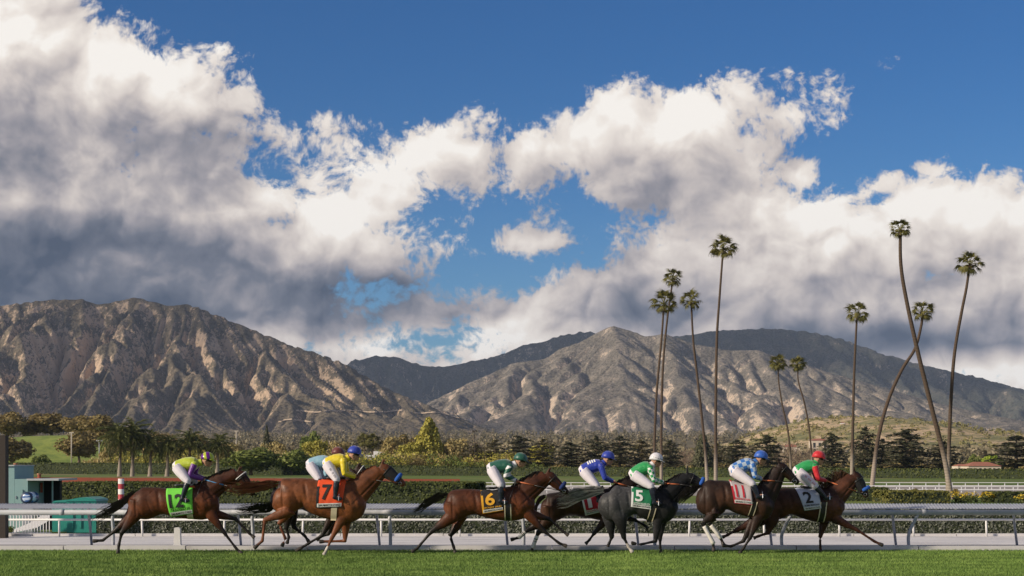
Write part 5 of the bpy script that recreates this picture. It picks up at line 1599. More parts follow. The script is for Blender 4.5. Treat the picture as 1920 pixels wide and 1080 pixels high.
    sp = [Vector((p.x, 0, float(np.interp(p.x, [a.x for a in spine], [a.z + h for a, h in zip(spine, hh)])) + .035 + .03 * abs(i - 2) / 3)) for i, p in enumerate(sp)]
    v_, f_ = loft([sp[0] - Vector((.03, 0, .01))] + sp, [.04, .13, .14, .11, .10, .11, .07], [.01, .03, .035, .03, .03, .035, .03], 10, (0, 0, 1))
    obj('saddle', v_, f_, m_leather, root, True)
    # bridle
    def ring(name, t, grow, width, mat, parent, n_=18, fluffy=False):
        i0 = min(int(t), len(hp) - 2); fr = t - i0
        c_ = hp[i0].lerp(hp[i0 + 1], fr); ax = (hp[i0 + 1] - hp[i0]).normalized(); r_ = (hr[i0] * (1 - fr) + hr[i0 + 1] * fr) * .92
        up = Vector((-ax.z, 0, ax.x)); up = up if up.z > 0 else -up
        loop = []
        for i in range(n_ + 1):
            a = 2 * math.pi * i / n_
            loop.append(c_ + up * (math.sin(a) * (r_ + grow)) + Vector((0, math.cos(a) * (r_ * (.66 if t < 2 else .74) + grow), 0)))
        mb_ = MB(); mb_.tube(loop, width, 6, up=tuple(ax), cap=False); return mb_.build(name, mat, parent, True)
    bri = ring('bridle', .35, .012, .011, m_leather, root)
    ring('noseband', 2.0, .010, .011, m_leather, bri)
    if cfg.get('roll'): 
        i0 = 1.75; c_ = hp[1].lerp(hp[2], .75); ax = (hp[2] - hp[1]).normalized(); up = Vector((-ax.z, 0, ax.x)); up = up if up.z > 0 else -up
        r_ = (hr[1] * .25 + hr[2] * .75)
        loop = [c_ + up * (math.sin(a) * (r_ * .95 + .03)) + Vector((0, math.cos(a) * (r_ * .72 + .03), 0)) for a in np.linspace(-.35, math.pi + .35, 12)]
        mb_ = MB(); mb_.tube(loop, [.03] + [.046] * 10 + [.03], 8, up=tuple(ax)); mb_.build('shadow_roll', cfg['roll'], root, True)
    if cfg.get('hood'):
        a0, a1 = cfg['hood']
        hp3 = [hp[0].lerp(hp[-1], a0 + (a1 - a0) * i / 5) for i in range(6)]
        tt = np.linspace(0, 1, len(hp)); 
        rr3 = [float(np.interp(a0 + (a1 - a0) * i / 5, tt, hr)) * .92 + .010 for i in range(6)]
        v_, f_ = loft(hp3, [x * .68 for x in rr3], rr3, 16, (0, 0, 1), False); obj('blinker_hood', v_, f_, m_hood, root, True)
    bit = hp[-1].lerp(hp[-2], .55) + Vector((-.01, 0, -hr[-2] * .25))
    for sg in (-1, 1):
        b_ = onside(bit, .012, sg)
        mb_ = MB(); mb_.tube([b_ + Vector((math.cos(a) * .035, 0, math.sin(a) * .035)) for a in np.linspace(0, 6.283, 11)], .007, 5, up=(0, 1, 0), cap=False); mb_.build('bit_ring', m_iron, bri)
        pl = [onside(hp[0].lerp(bit, t) + Vector((0, 0, .03 * math.sin(t * 3.1))), .010, sg) for t in np.linspace(0, 1, 7)]
        mb_ = MB(); mb_.tube(pl, .009, 5, up=(0, 1, 0)); mb_.build('cheekpiece', m_leather, bri, True)
    if cfg.get('browband'):
        ring('browband', .12, .016, .012, m_whiteprint, bri)
    # reins
    if cfg.get('rein'):
        hx, hz, mid_t, rm = cfg['rein']
        for sg in (-1, 1):
            H_ = P3(hx, hz, sg * .07); b_ = onside(bit, .02, sg)
            M_ = H_.lerp(b_, mid_t); My = onside(M_, .012, sg); M_.y = sg * max(abs(M_.y), min(abs(My.y), .17))
            if sg < 0:
                mb_ = MB(); mb_.tube([H_, H_.lerp(M_, .5) + Vector((0, sg * .02, 0)), M_], .016, 6, up=(0, 1, 0)); rg = mb_.build('rein_grip', rm, root, True)
            mb_ = MB(); mb_.tube([M_ if sg < 0 else H_, M_.lerp(b_, .5) + Vector((0, 0, -.01)), b_], .009, 5, up=(0, 1, 0)); mb_.build('rein', m_leather, root, True)
    # leg wraps
    for kind, side, q in leg_low:
        if (kind, side) in cfg.get('wraps', ()):
            mb_ = MB(); ln = [q[2].lerp(q[3], t) for t in (.18, .25, .6, .95, 1.05)]
            mb_.tube(ln, [.046, .050, .047, .052, .048], 10, up=(0, 1, 0)); wr = mb_.build('leg_wrap', m_bandage, root, True)
            if cfg.get('wrapband'):
                mb_ = MB(); mb_.tube([q[2].lerp(q[3], .38), q[2].lerp(q[3], .44)], .0515, 10, up=(0, 1, 0)); mb_.build('band', m_leather, wr, True)
                mb_ = MB(); mb_.tube([q[2].lerp(q[3], .55), q[2].lerp(q[3], .59)], .0505, 10, up=(0, 1, 0)); mb_.build('band', m_leather, wr, True)
    return root, P3, k
# ------------------------------------------------------------------ riders
def ellipsoid(c, r, n=10, m=8):
    c = Vector(c); v, f = [], []
    for i in range(m + 1):
        a = math.pi * i / m
        for j in range(n):
            b = 2 * math.pi * j / n
            v.append(c + Vector((r[0] * math.sin(a) * math.cos(b), r[1] * math.sin(a) * math.sin(b), r[2] * math.cos(a))))
    for i in range(m):
        for j in range(n):
            f.append((i * n + j, i * n + (j + 1) % n, (i + 1) * n + (j + 1) % n, (i + 1) * n + j))
    return v, f
def jockey(cfg, horse_cfg, k):
    Y = horse_cfg['Y'] - .0; ox, oy, s = horse_cfg['z']; J = cfg['j']
    hx = (ox + J['hip'][0] / s - 960) * Y / FPX
    def P3(zx, zy, y=0.0):
        return Vector(((ox + zx / s - 960) * Y / FPX - hx, y, EYE + (HZ - (oy + zy / s)) * Y / FPX))
    root = empty('person', (hx, Y, 0)); tag(root, cfg['label'], 'person', 'jockeys riding the race')
    hip, sh, nk, hd = P3(*J['hip']), P3(*J['sh']), P3(*J['neck']), P3(*J['head'])
    tdir = (sh - hip).normalized(); up = Vector((-tdir.z, 0, tdir.x))
    mid = hip.lerp(sh, .5) + up * .035
    def torso(g):
        return loft([hip - tdir * .10, hip, hip.lerp(mid, .5) + up * .01, mid, mid.lerp(sh, .55) + up * .012, sh, sh + tdir * .07],
                    [.11 + g, .175 + g, .165 + g, .175 + g, .19 + g, .185 + g, .09 + g], [.09 + g, .155 + g, .145 + g, .152 + g, .15 + g, .135 + g, .07 + g], 16, tuple(up))
    arms, legs = [], []
    for sg in (-1, 1):
        s0 = sh + Vector((0, sg * .165, 0)) - up * .01
        el_, ha = P3(*J['elbow'], sg * .21), P3(*J['hand'], sg * .07)
        if sg > 0:
            el_ += Vector((.03, 0, .01)); ha += Vector((.03, 0, .01))
        arms.append((s0, el_, ha))
        h0 = hip + Vector((0, sg * .085, -.01)); kn, an, to = P3(*J['knee'], sg * .30), P3(*J['ankle'], sg * .33), P3(*J['toe'], sg * .335)
        if sg > 0:
            kn += Vector((.04, 0, 0)); an += Vector((.05, 0, 0)); to += Vector((.05, 0, 0))
        legs.append((h0, kn, an, to))
    def arm(a, g):
        s0, e, h = a
        return loft([s0, s0.lerp(e, .3), s0.lerp(e, .85), e, e.lerp(h, .3), e.lerp(h, .95)], [.070 + g, .065 + g, .054 + g, .053 + g, .050 + g, .034 + g], None, 10, (0, 1, 0))
    def thigh(l, g):
        h0, kn, an, to = l
        return loft([h0, h0.lerp(kn, .3), h0.lerp(kn, .75), kn, kn.lerp(an, .12)], [.125 + g, .122 + g, .094 + g, .074 + g, .064 + g], [.15 + g, .138 + g, .104 + g, .078 + g, .066 + g], 12, (0, 1, 0))
    def shank(l, g):
        h0, kn, an, to = l
        return loft([kn, kn.lerp(an, .35), kn.lerp(an, .85), an], [.055 + g, .056 + g, .036 + g, .036 + g], None, 10, (0, 1, 0))
    # head frame
    fd = Vector(cfg.get('face', (.93, 0, -.36))).normalized(); fu = Vector((-fd.z, 0, fd.x))
    parts = [torso(-.012)]
    for a in arms: parts.append(arm(a, -.012))
    for l in legs:
        parts.append(thigh(l, -.012)); parts.append(shank(l, -.010))
        parts.append(loft([l[2], l[2].lerp(l[3], .6), l[3]], [.036, .04, .03], [.03, .028, .022], 8, (0, 1, 0)))
    parts.append(loft([sh, nk, hd - fu * .03], [.07, .058, .055], None, 12, (0, 1, 0)))
    HS = 1.2
    def hp_(a, b, c_=0.0): return hd + (fd * a + fu * b + Vector((0, c_, 0))) * HS
    # skull, jaw, nose, brow, ears as one head
    parts.append(loft([hp_(0, -.105), hp_(.015, -.085), hp_(.01, -.04), hp_(-.005, .02), hp_(-.01, .08), hp_(-.01, .115)], [x * HS for x in (.030, .052, .068, .076, .062, .02)], [x * HS for x in (.042, .066, .088, .098, .078, .02)], 14, tuple(fd)))
    parts.append(loft([hp_(.075, .015), hp_(.105, -.012), hp_(.112, -.030), hp_(.085, -.038)], [.012, .017, .021, .014], [.012, .015, .014, .010], 8, (0, 1, 0)))
    parts.append(loft([hp_(.075, -.055), hp_(.09, -.062), hp_(.08, -.095), hp_(.06, -.10)], [.026, .031, .026, .019], [.014, .017, .019, .014], 8, (0, 1, 0)))
    for sg in (-1, 1): parts.append(ellipsoid(hp_(-.01, -.005, sg * .078), (.026, .014, .036), 8, 6))
    # hands: palm, four fingers curled round the rein and a thumb over them
    for sg, (s0, e, h) in zip((-1, 1), arms):
        fw = (h - e).normalized(); dn = Vector((-fw.z, 0, fw.x)); dn = -dn if dn.z > 0 else dn
        parts.append(loft([e.lerp(h, .9), h, h + fw * .045], [.024, .034, .036], [.022, .026, .024], 8, (0, 1, 0)))
        for i in range(4):
            L = (.9, 1.0, .95, .75)[i]
            b = h + fw * .055 + dn * (.030 - .020 * i) * -1 + Vector((0, sg * .012, 0))
            t1 = b + fw * .028 * L - Vector((0, sg * .012, 0)); t2 = t1 - Vector((0, sg * .028 * L, 0)) - fw * .004; t3 = t2 - fw * .026 * L
            parts.append(loft([h + fw * .02 + (b - h - fw * .055), b, t1, t2, t3], [.010, .0098, .0092, .0088, .0075], None, 6, (0, 0, 1)))
        b = h + fw * .012 - dn * .026
        parts.append(loft([h - dn * .012, b, b + fw * .030 - Vector((0, sg * .010, 0)), b + fw * .052 - Vector((0, sg * .022, 0))], [.014, .0125, .011, .009], None, 6, (0, 1, 0)))
    me = fuse(parts, .0085, 2, .4); me.materials.append(m_skin); link('body', me, root)
    # clothes
    jm = fuse([torso(.012)] + [loft([a[0] + (sh - a[0]) * .6, a[0], a[0].lerp(a[1], .18)], [.08, .082, .074], None, 10, (0, 1, 0)) for a in arms], .014, 3)
    jm.materials.append(cfg['jersey']); je = link('jersey', jm, root)
    v_, f_ = loft([nk.lerp(sh, .55), nk.lerp(hd, .12)], [.092, .080], None, 12, (0, 1, 0), False); obj('collar', v_, f_, cfg.get('collar', cfg['jersey']), je, True)
    for a in arms:
        sm = fuse([arm((a[0], a[1], a[1].lerp(a[2], .97)), .012)], .012, 2); sm.materials.append(cfg['sleeve']); sl = link('sleeve', sm, root)
        w = a[1].lerp(a[2], .90)
        v_, f_ = loft([w, w + (a[2] - a[1]).normalized() * .03], [.046, .043], None, 10, (0, 1, 0)); obj('cuff', v_, f_, cfg.get('cuff', cfg['sleeve']), sl, True)
    pel = loft([hip - tdir * .115, hip - tdir * .04, hip + tdir * .05, hip + tdir * .12], [.10, .17, .185, .175], [.10, .16, .17, .155], 14, tuple(up))
    pm = fuse([pel] + [thigh(l, .012) for l in legs], .014, 4); pm.materials.append(m_breeches); br = link('breeches', pm, root)
    if cfg.get('print'):
        l = legs[0]
        cu = bpy.data.curves.new('lettering', 'FONT'); cu.body = cfg['print'][0]; cu.offset = .01; cu.resolution_u = 2
        to = bpy.data.objects.new('lettering', cu); COL.objects.link(to)
        tm = bpy.data.meshes.new_from_object(to.evaluated_get(bpy.context.evaluated_depsgraph_get())); bpy.data.objects.remove(to); bpy.data.curves.remove(cu)
        tv = verts_of(tm); mn, mx = tv.min(0), tv.max(0)
        pv = verts_of(pm); bv = BVHTree.FromPolygons([tuple(p) for p in pv], [tuple(p.vertices) for p in pm.polygons])
        a, b = l[0].lerp(l[1], .28), l[0].lerp(l[1], .88); ax = (b - a); L = ax.length; ax.normalize(); au = Vector((-ax.z, 0, ax.x))
        if au.z < 0: au = -au
        nv_ = []
        for p in tv:
            q = a + ax * (L * (p[0] - mn[0]) / (mx[0] - mn[0])) + au * (.055 * ((p[1] - mn[1]) / (mx[1] - mn[1]) - .2))
            h = bv.ray_cast(Vector((q.x, -2, q.z)), Vector((0, 1, 0)))
            nv_.append((q.x, (h[0].y if h[0] else -.35) - .005, q.z))
        tm.vertices.foreach_set('co', np.array(nv_, np.float32).ravel()); tm.update(); tm.materials.append(cfg['print'][1]); link('lettering', tm, br)
    for sg, l in zip((-1, 1), legs):
        fdv = (l[3] - l[2]).normalized()
        bm_ = fuse([loft([l[1].lerp(l[2], .10), l[1].lerp(l[2], .2), l[1].lerp(l[2], .45), l[1].lerp(l[2], .88), l[2] + Vector((0, 0, -.02))], [.072, .074, .070, .050, .050], None, 12, (0, 1, 0)),
                    loft([l[2] - fdv * .055 + Vector((0, 0, -.03)), l[2] + Vector((0, 0, -.03)), l[2].lerp(l[3], .6) + Vector((0, 0, -.015)), l[3], l[3] + fdv * .03], [.036, .045, .046, .038, .018], [.030, .045, .036, .026, .014], 10, (0, 1, 0))], .011, 2)
        bm_.materials.append(cfg.get('boot', m_boot)); bo = link('boot', bm_, root)
        mb_ = MB(); c0 = l[2].lerp(l[3], .62) + Vector((0, 0, -.01))
        mb_.tube([c0 + Vector((0, -.065, -.045)), c0 + Vector((0, .065, -.045)), c0 + Vector((0, .055, .04)), c0 + Vector((0, 0, .10)), c0 + Vector((0, -.055, .04)), c0 + Vector((0, -.065, -.045))], .009, 5, up=(1, 0, 0)); mb_.build('stirrup', m_iron, bo)
    # helmet with peak and goggles
    hm, hn = [], 16
    v_, f_ = [], []
    for i in range(9):
        a = math.pi * .56 * i / 8
        for j in range(hn):
            b = 2 * math.pi * j / hn
            low = .03 * math.cos(b) if i == 8 else 0
            v_.append(hp_(-.008 + .125 * math.sin(a) * math.cos(b), .035 + .118 * math.cos(a) + low, .108 * math.sin(a) * math.sin(b)))
    for i in range(8):
        for j in range(hn): f_.append((i * hn + j, i * hn + (j + 1) % hn, (i + 1) * hn + (j + 1) % hn, (i + 1) * hn + j))
    he = obj('helmet', v_, f_, cfg['cap'], root, True); ss = he.modifiers.new('thickness', 'SOLIDIFY'); ss.thickness = .012
    pv = [hp_(.10 * math.cos(t) + .0, .046, .105 * math.sin(t)) for t in np.linspace(-1.2, 1.2, 9)] + [hp_(.10 * math.cos(t) + .075 * math.cos(t), .032, .108 * math.sin(t)) for t in np.linspace(-1.2, 1.2, 9)]
    pe = obj('peak', pv, grid_faces(2, 9), cfg.get('peak', cfg['cap']), he, True); ss = pe.modifiers.new('thickness', 'SOLIDIFY'); ss.thickness = .008
    if cfg.get('capband'):
        mb_ = MB(); mb_.tube([hp_(-.008 + .128 * math.cos(t), .055 + .03 * math.cos(t) * .4, .112 * math.sin(t)) for t in np.linspace(0, 6.283, 19)], .007, 5, up=tuple(fu), cap=False); mb_.build('cap_band', cfg['capband'], he)
    gv = [hp_(.098 * math.cos(t) - .004, z_, .088 * math.sin(t)) for z_ in (.032, -.006) for t in np.linspace(-1.5, 1.5, 9)]
    go = obj('goggles', gv, grid_faces(2, 9), m_eye, root, True); ss = go.modifiers.new('thickness', 'SOLIDIFY'); ss.thickness = .012
    mb_ = MB(); mb_.tube([hp_(-.02, -.0, -.082), hp_(.0, -.06, -.072), hp_(.03, -.115, -.02), hp_(.03, -.115, .02), hp_(.0, -.06, .072), hp_(-.02, 0, .082)], .006, 5, up=(1, 0, 0)); mb_.build('chin_strap', m_leather, he)
    # back panel print
    if cfg.get('back'):
        n_, mat_ = cfg['back']
        pv = verts_of(jm); bv = BVHTree.FromPolygons([tuple(p) for p in pv], [tuple(p.vertices) for p in jm.polygons])
        for i in range(n_):
            t = .35 + .40 * i / max(1, n_ - 1); c_ = hip.lerp(sh, t); vv = []
            for a in np.linspace(-.9, .45, 8):
                for dt in (-.016, .016):
                    o_ = c_ + tdir * dt + up * .5 * math.cos(a) + Vector((0, .5 * math.sin(a), 0)); h = bv.ray_cast(o_, (c_ + tdir * dt - o_).normalized())
                    vv.append(h[0] + (o_ - h[0]).normalized() * .006 if h[0] else o_)
            obj('stripe', vv, grid_faces(8, 2), mat_, je, True)
    if cfg.get('whip'):
        a, b, lab = cfg['whip']
        w = empty('riding_whip', (0, 0, 0)); A_, B_ = P3(*a, -.13), P3(*b, -.36)
        w.location = (hx + A_.x, Y + A_.y, A_.z); D_ = B_ - A_; tag(w, lab, 'whip', 'riding whips in the jockeys hands')
        mb_ = MB(); mb_.tube([D_ * -.15, D_ * .25], [.011, .010], 6, up=(0, 1, 0)); mb_.build('handle', m_leather, w, True)
        mb_ = MB(); mb_.tube([D_ * .25, D_ * .6, D_], [.007, .006, .004], 5, up=(0, 1, 0)); mb_.build('shaft', m_whip, w, True)
    return root
# ------------------------------------------------------------------ the field
def silk(name, col, **k): return paint(name, col, .42, .16, 9, .8, sheen=.3, **k)
def checks(name, a, b, scale, diamond=False, sat=True):
    m, n = material(name)
    p = objco(n); sx = n.new('ShaderNodeSeparateXYZ'); n.put(sx.inputs[0], p)
    u = n.m('ADD', sx.outputs[0], n.m('MULTIPLY', sx.outputs[2], .35 if not diamond else 1.0)); v = n.m('SUBTRACT', sx.outputs[2], n.m('MULTIPLY', sx.outputs[0], .35 if not diamond else 1.0))
    s1 = n.m('GREATER_THAN', n.m('FRACT', n.m('MULTIPLY', u, scale)), .5); s2 = n.m('GREATER_THAN', n.m('FRACT', n.m('MULTIPLY', v, scale)), .5)
    f = n.m('ABSOLUTE', n.m('SUBTRACT', s1, s2))
    n.put(n.bsdf.inputs['Base Color'], n.mix(f, a, b)); n.put(n.bsdf.inputs['Roughness'], .45); n.put(n.bsdf.inputs['Sheen Weight'], .3)
    bump(n, n.noise(p, 9, 4, .6), .35)
    return m
def hoops(name, a, b, scale, ph=0.0):
    m, n = material(name)
    p = objco(n); sx = n.new('ShaderNodeSeparateXYZ'); n.put(sx.inputs[0], p)
    f = n.m('GREATER_THAN', n.m('FRACT', n.m('MULTIPLY_ADD', n.m('SUBTRACT', sx.outputs[2], n.m('MULTIPLY', sx.outputs[0], .35)), scale, ph)), .5)
    n.put(n.bsdf.inputs['Base Color'], n.mix(f, a, b)); n.put(n.bsdf.inputs['Roughness'], .45)
    bump(n, n.noise(p, 9, 4, .6), .35)
    return m
def quarters(name, a, b):
    m, n = material(name)
    p = objco(n); sx = n.new('ShaderNodeSeparateXYZ'); n.put(sx.inputs[0], p)
    f = n.m('GREATER_THAN', n.m('SINE', n.m('MULTIPLY', n.m('ADD', sx.outputs[0], n.m('MULTIPLY', sx.outputs[2], .25)), 42.0)), 0.1)
    n.put(n.bsdf.inputs['Base Color'], n.mix(f, a, b)); n.put(n.bsdf.inputs['Roughness'], .3)
    return m
LIMEY, PURPLE = (0.42, 0.50, 0.03), (0.12, 0.012, 0.22)
m_sil_lime, m_sil_purple = silk('lime_silk', LIMEY), silk('purple_silk', PURPLE)
m_sil_yellow = silk('yellow_silk', (0.66, 0.52, 0.01)); m_sil_blue = silk('royal_blue_silk', (0.012, 0.035, 0.33)); m_sil_pale = silk('pale_blue_silk', (0.22, 0.40, 0.50))
m_sil_dkgreen = silk('dark_green_silk', (0.005, 0.085, 0.055)); m_sil_green = silk('green_silk', (0.012, 0.28, 0.07)); m_sil_red = silk('red_silk', (0.52, 0.012, 0.02)); m_sil_white = silk('white_silk', (0.66, 0.65, 0.68))
m_sil_maroon = silk('maroon_silk', (0.12, 0.02, 0.015)); m_sil_blue2 = silk('bright_blue_silk', (0.02, 0.10, 0.45))
m_cap12 = quarters('quartered_cap', PURPLE, LIMEY)
m_sl6 = hoops('green_white_sleeve', (0.66, 0.65, 0.68), (0.005, 0.085, 0.055), 5.2, .2); m_sl5 = checks('green_white_check_sleeve', (0.012, 0.28, 0.07), (0.68, 0.68, 0.68), 7.5)
m_chk11 = checks('blue_check_silk', (0.02, 0.13, 0.42), (0.34, 0.42, 0.52), 5.0)
m_cl12 = paint('lime_saddle_cloth', (0.16, 0.62, 0.06), .8, .08, 10, .2); m_cl7 = paint('orange_saddle_cloth', (0.75, 0.08, 0.015), .8, .08, 10, .2); m_cl6 = paint('black_saddle_cloth', (0.012, 0.012, 0.013), .8, .1, 10, .2)
m_cl1 = paint('red_saddle_cloth', (0.42, 0.012, 0.025), .8, .1, 10, .2); m_cl5 = paint('green_saddle_cloth', (0.008, 0.17, 0.07), .8, .1, 10, .2); m_cl11 = paint('grey_saddle_cloth', (0.50, 0.45, 0.46), .8, .08, 10, .2); m_cl2 = paint('pale_blue_saddle_cloth', (0.46, 0.50, 0.62), .8, .06, 10, .2)
SM = 'SAN MARCOS STAKES'
def cloth(quad, mat, num, numbox, nummat, name, namemat, edge=None, seat=(.3, .95), band=m_whiteprint):
    items = []
    if num: items += [('text', 'number', num, *numbox, nummat), ('panel', 'name_band', .03, .97, .845, .975, band), ('text', 'lettering', SM, .08, .94, .87, .955, m_ink)]
    if name: items.append(('text', 'lettering', name, .10, .90, .73, .82, namemat))
    if edge: items += [('panel', 'edge_binding', -.01, .085, 0, 1, edge), ('panel', 'edge_binding', .0, 1, .972, 1.0, edge)]
    return {'quad': quad, 'mat': mat, 'items': items, 'seat': seat}
BAY, DKBAY, CHEST = (0.115, 0.034, 0.012), (0.035, 0.014, 0.009), (0.19, 0.062, 0.022)
BLACK = (0.014, 0.011, 0.010)
H = {}
H['12'] = dict(Y=37.7, z=(140, 820, 4.5), cx=850, label='bay racehorse with lime green cloth number 12, last of the field', coat=BAY, points=BLACK, topdark=.45,
    body=[(475, 490, 600), (510, 454, 650), (560, 428, 690), (620, 418, 690), (700, 422, 658), (780, 428, 655), (860, 425, 675), (940, 415, 688), (1020, 400, 695), (1090, 395, 695), (1150, 412, 678), (1200, 450, 635)],
    neck=[(1090, 490, 112), (1180, 415, 95), (1280, 355, 76), (1370, 318, 58)], head=[(1395, 320, 56), (1440, 375, 50), (1475, 430, 38), (1500, 475, 30)], ear=(1405, 238),
    legs=[('h', 'n', [(550, 540), (520, 650), (408, 805), (385, 905), (376, 985)]), ('h', 'f', [(540, 540), (480, 660), (330, 790), (225, 872), (140, 878)]),
          ('f', 'n', [(1120, 560), (1165, 665), (1268, 800), (1372, 938), (1420, 985)]), ('f', 'f', [(1130, 560), (1185, 650), (1350, 690), (1470, 815), (1512, 850)])],
    tail=[(495, 465, 20), (430, 525, 34), (330, 590, 44), (230, 640, 42), (130, 690, 14)], hair=(m_hair_black, m_hair_black), browband=True,
    cloth=cloth([(783, 432), (1008, 425), (1018, 640), (820, 672)], m_cl12, '12', (.08, .66, .20, .70), m_ink, 'TA GOOGLY W', m_ink, None),
    girth=((990, 560), (985, 690), 26, False), rein=(1105, 358, .42, m_bluerein))
H['7'] = dict(Y=37.2, z=(420, 810, 4.3194), cx=790, label='chestnut racehorse with orange cloth number 7 and blue noseband', coat=CHEST, points=(0.16, 0.055, 0.028), topdark=.28, legdark=.55, muzzle=.4,
    body=[(425, 440, 580), (460, 395, 655), (520, 372, 660), (590, 370, 625), (660, 374, 605), (740, 382, 660), (820, 390, 695), (900, 388, 715), (970, 392, 730), (1030, 412, 735), (1085, 446, 705), (1130, 500, 635)],
    neck=[(1030, 530, 125), (1110, 450, 108), (1200, 372, 86), (1268, 315, 62)], head=[(1295, 300, 58), (1355, 350, 52), (1415, 396, 38), (1450, 422, 30)], ear=(1295, 212),
    legs=[('h', 'n', [(510, 520), (530, 640), (338, 712), (318, 880), (250, 940)]), ('h', 'f', [(510, 520), (520, 640), (440, 745), (492, 868), (460, 930)]),
          ('f', 'n', [(1010, 590), (960, 700), (875, 862), (835, 950), (812, 1004)]), ('f', 'f', [(1030, 590), (985, 720), (975, 885), (850, 888), (765, 890)])],
    socks=(('f', 'n'),), wraps=(), tail=[(440, 415, 24), (340, 432, 38), (220, 452, 46), (100, 462, 44), (-20, 450, 26)], tailn=120, hair=(m_hair_chest, m_hair_chest), roll=m_fleece, hood=(.12, .62),
    cloth=cloth([(768, 388), (995, 385), (965, 605), (757, 612)], m_cl7, '7', (.18, .52, .16, .72), m_ink, None, None, m_ink),
    girth=((905, 590), (890, 715), 24, False), rein=(1072, 366, .45, m_orange))
H['B'] = dict(Y=38.45, z=(420, 810, 4.3194), cx=690, label='dark bay racehorse mostly hidden behind the chestnut one', coat=DKBAY, points=BLACK, topdark=.3,
    body=[(400, 450, 580), (430, 410, 640), (480, 392, 655), (550, 388, 630), (610, 392, 610), (680, 398, 640), (750, 402, 670), (820, 400, 690), (880, 402, 695), (930, 418, 695), (975, 450, 670), (1010, 500, 620)],
    neck=[(930, 500, 105), (980, 430, 92), (1030, 370, 74), (1070, 325, 54)], head=[(1095, 310, 50), (1145, 345, 46), (1195, 390, 34), (1225, 420, 27)], ear=(1108, 243),
    legs=[('h', 'n', [(470, 520), (530, 640), (512, 775), (532, 850), (515, 905)]), ('h', 'f', [(480, 520), (540, 650), (560, 772), (648, 842), (684, 895)]),
          ('f', 'n', [(910, 570), (880, 690), (800, 835), (690, 900), (585, 965)]), ('f', 'f', [(930, 570), (900, 690), (840, 830), (780, 850), (745, 880)])],
    tail=[(412, 430, 18), (390, 590, 40), (270, 615, 42), (170, 628, 40), (55, 612, 14)], hair=(m_hair_black, m_hair_black), browband=True,
    cloth=cloth([(690, 398), (880, 398), (870, 590), (690, 600)], m_cl6, None, (.18, .55, .16, .72), m_whiteprint, None, None, None), girth=((820, 580), (810, 690), 22, True), rein=(900, 380, .4, m_orange))
H['6'] = dict(Y=37.7, z=(750, 820, 4.5), cx=760, label='bright bay racehorse with black cloth number 6 and navy noseband', coat=BAY, points=BLACK, topdark=.42,
    body=[(385, 520, 640), (420, 468, 690), (480, 440, 700), (550, 434, 668), (630, 438, 652), (710, 445, 668), (790, 442, 692), (870, 430, 704), (940, 412, 706), (1010, 422, 698), (1070, 452, 670), (1120, 505, 615)],
    neck=[(1000, 520, 112), (1090, 435, 98), (1175, 375, 82), (1235, 338, 62)], head=[(1260, 335, 60), (1320, 392, 50), (1372, 434, 38), (1405, 462, 28)], ear=(1268, 250),
    legs=[('h', 'n', [(460, 560), (440, 670), (268, 792), (150, 932), (100, 965)]), ('h', 'f', [(480, 560), (530, 680), (420, 832), (452, 930), (466, 988)]),
          ('f', 'n', [(1030, 560), (1080, 650), (1215, 790), (1340, 890), (1408, 918)]), ('f', 'f', [(1050, 560), (1110, 650), (1262, 692), (1375, 795), (1425, 830)])],
    tail=[(400, 478, 20), (320, 505, 34), (240, 548, 40), (170, 595, 38), (95, 640, 12)], hair=(m_hair_black, m_hair_black), roll=m_fleece_dark,
    cloth=cloth([(680, 446), (880, 448), (872, 612), (700, 642)], m_cl6, '6', (.17, .60, .10, .68), m_yellowprint, 'BOLJO (IRE)', m_yellowprint, m_yellowprint),
    girth=((908, 560), (912, 704), 26, True), rein=(985, 372, .36, m_orange), manelift=.35)
H['1'] = dict(Y=38.9, z=(940, 830, 4.6946), cx=740, label='dark bay racehorse with red cloth number 1 behind the grey', coat=(0.062, 0.026, 0.014), points=BLACK, topdark=.6,
    body=[(365, 500, 640), (400, 460, 690), (460, 440, 690), (540, 430, 655), (630, 430, 640), (720, 430, 655), (800, 425, 670), (880, 415, 685), (950, 400, 690), (1020, 412, 680), (1080, 445, 640), (1115, 490, 590)],
    neck=[(1010, 485, 100), (1085, 410, 88), (1160, 360, 72), (1220, 332, 55)], head=[(1245, 340, 50), (1300, 388, 45), (1350, 430, 34), (1385, 452, 26)], ear=(1250, 268),
    legs=[('h', 'n', [(430, 560), (420, 680), (322, 795), (275, 920), (268, 955)]), ('h', 'f', [(440, 560), (400, 680), (225, 775), (155, 838), (80, 858)]),
          ('f', 'n', [(980, 560), (930, 665), (812, 800), (772, 856), (738, 890)]), ('f', 'f', [(1000, 560), (1050, 650), (1180, 682), (1262, 728), (1296, 758)])],
    wraps=(('h', 'n'), ('h', 'f')), wrapband=True, tail=[(385, 470, 18), (320, 520, 28), (300, 600, 30), (280, 680, 10)], hair=(m_hair_black, m_hair_black),
    cloth=cloth([(700, 480), (880, 470), (895, 600), (738, 640)], m_cl1, '1', (.25, .45, .08, .62), m_whiteprint, 'ENAPEALAR', m_whiteprint, m_whiteprint, seat=(.5, 1.1)), girth=((930, 560), (930, 685), 24, True), rein=(990, 348, .3, m_orange))
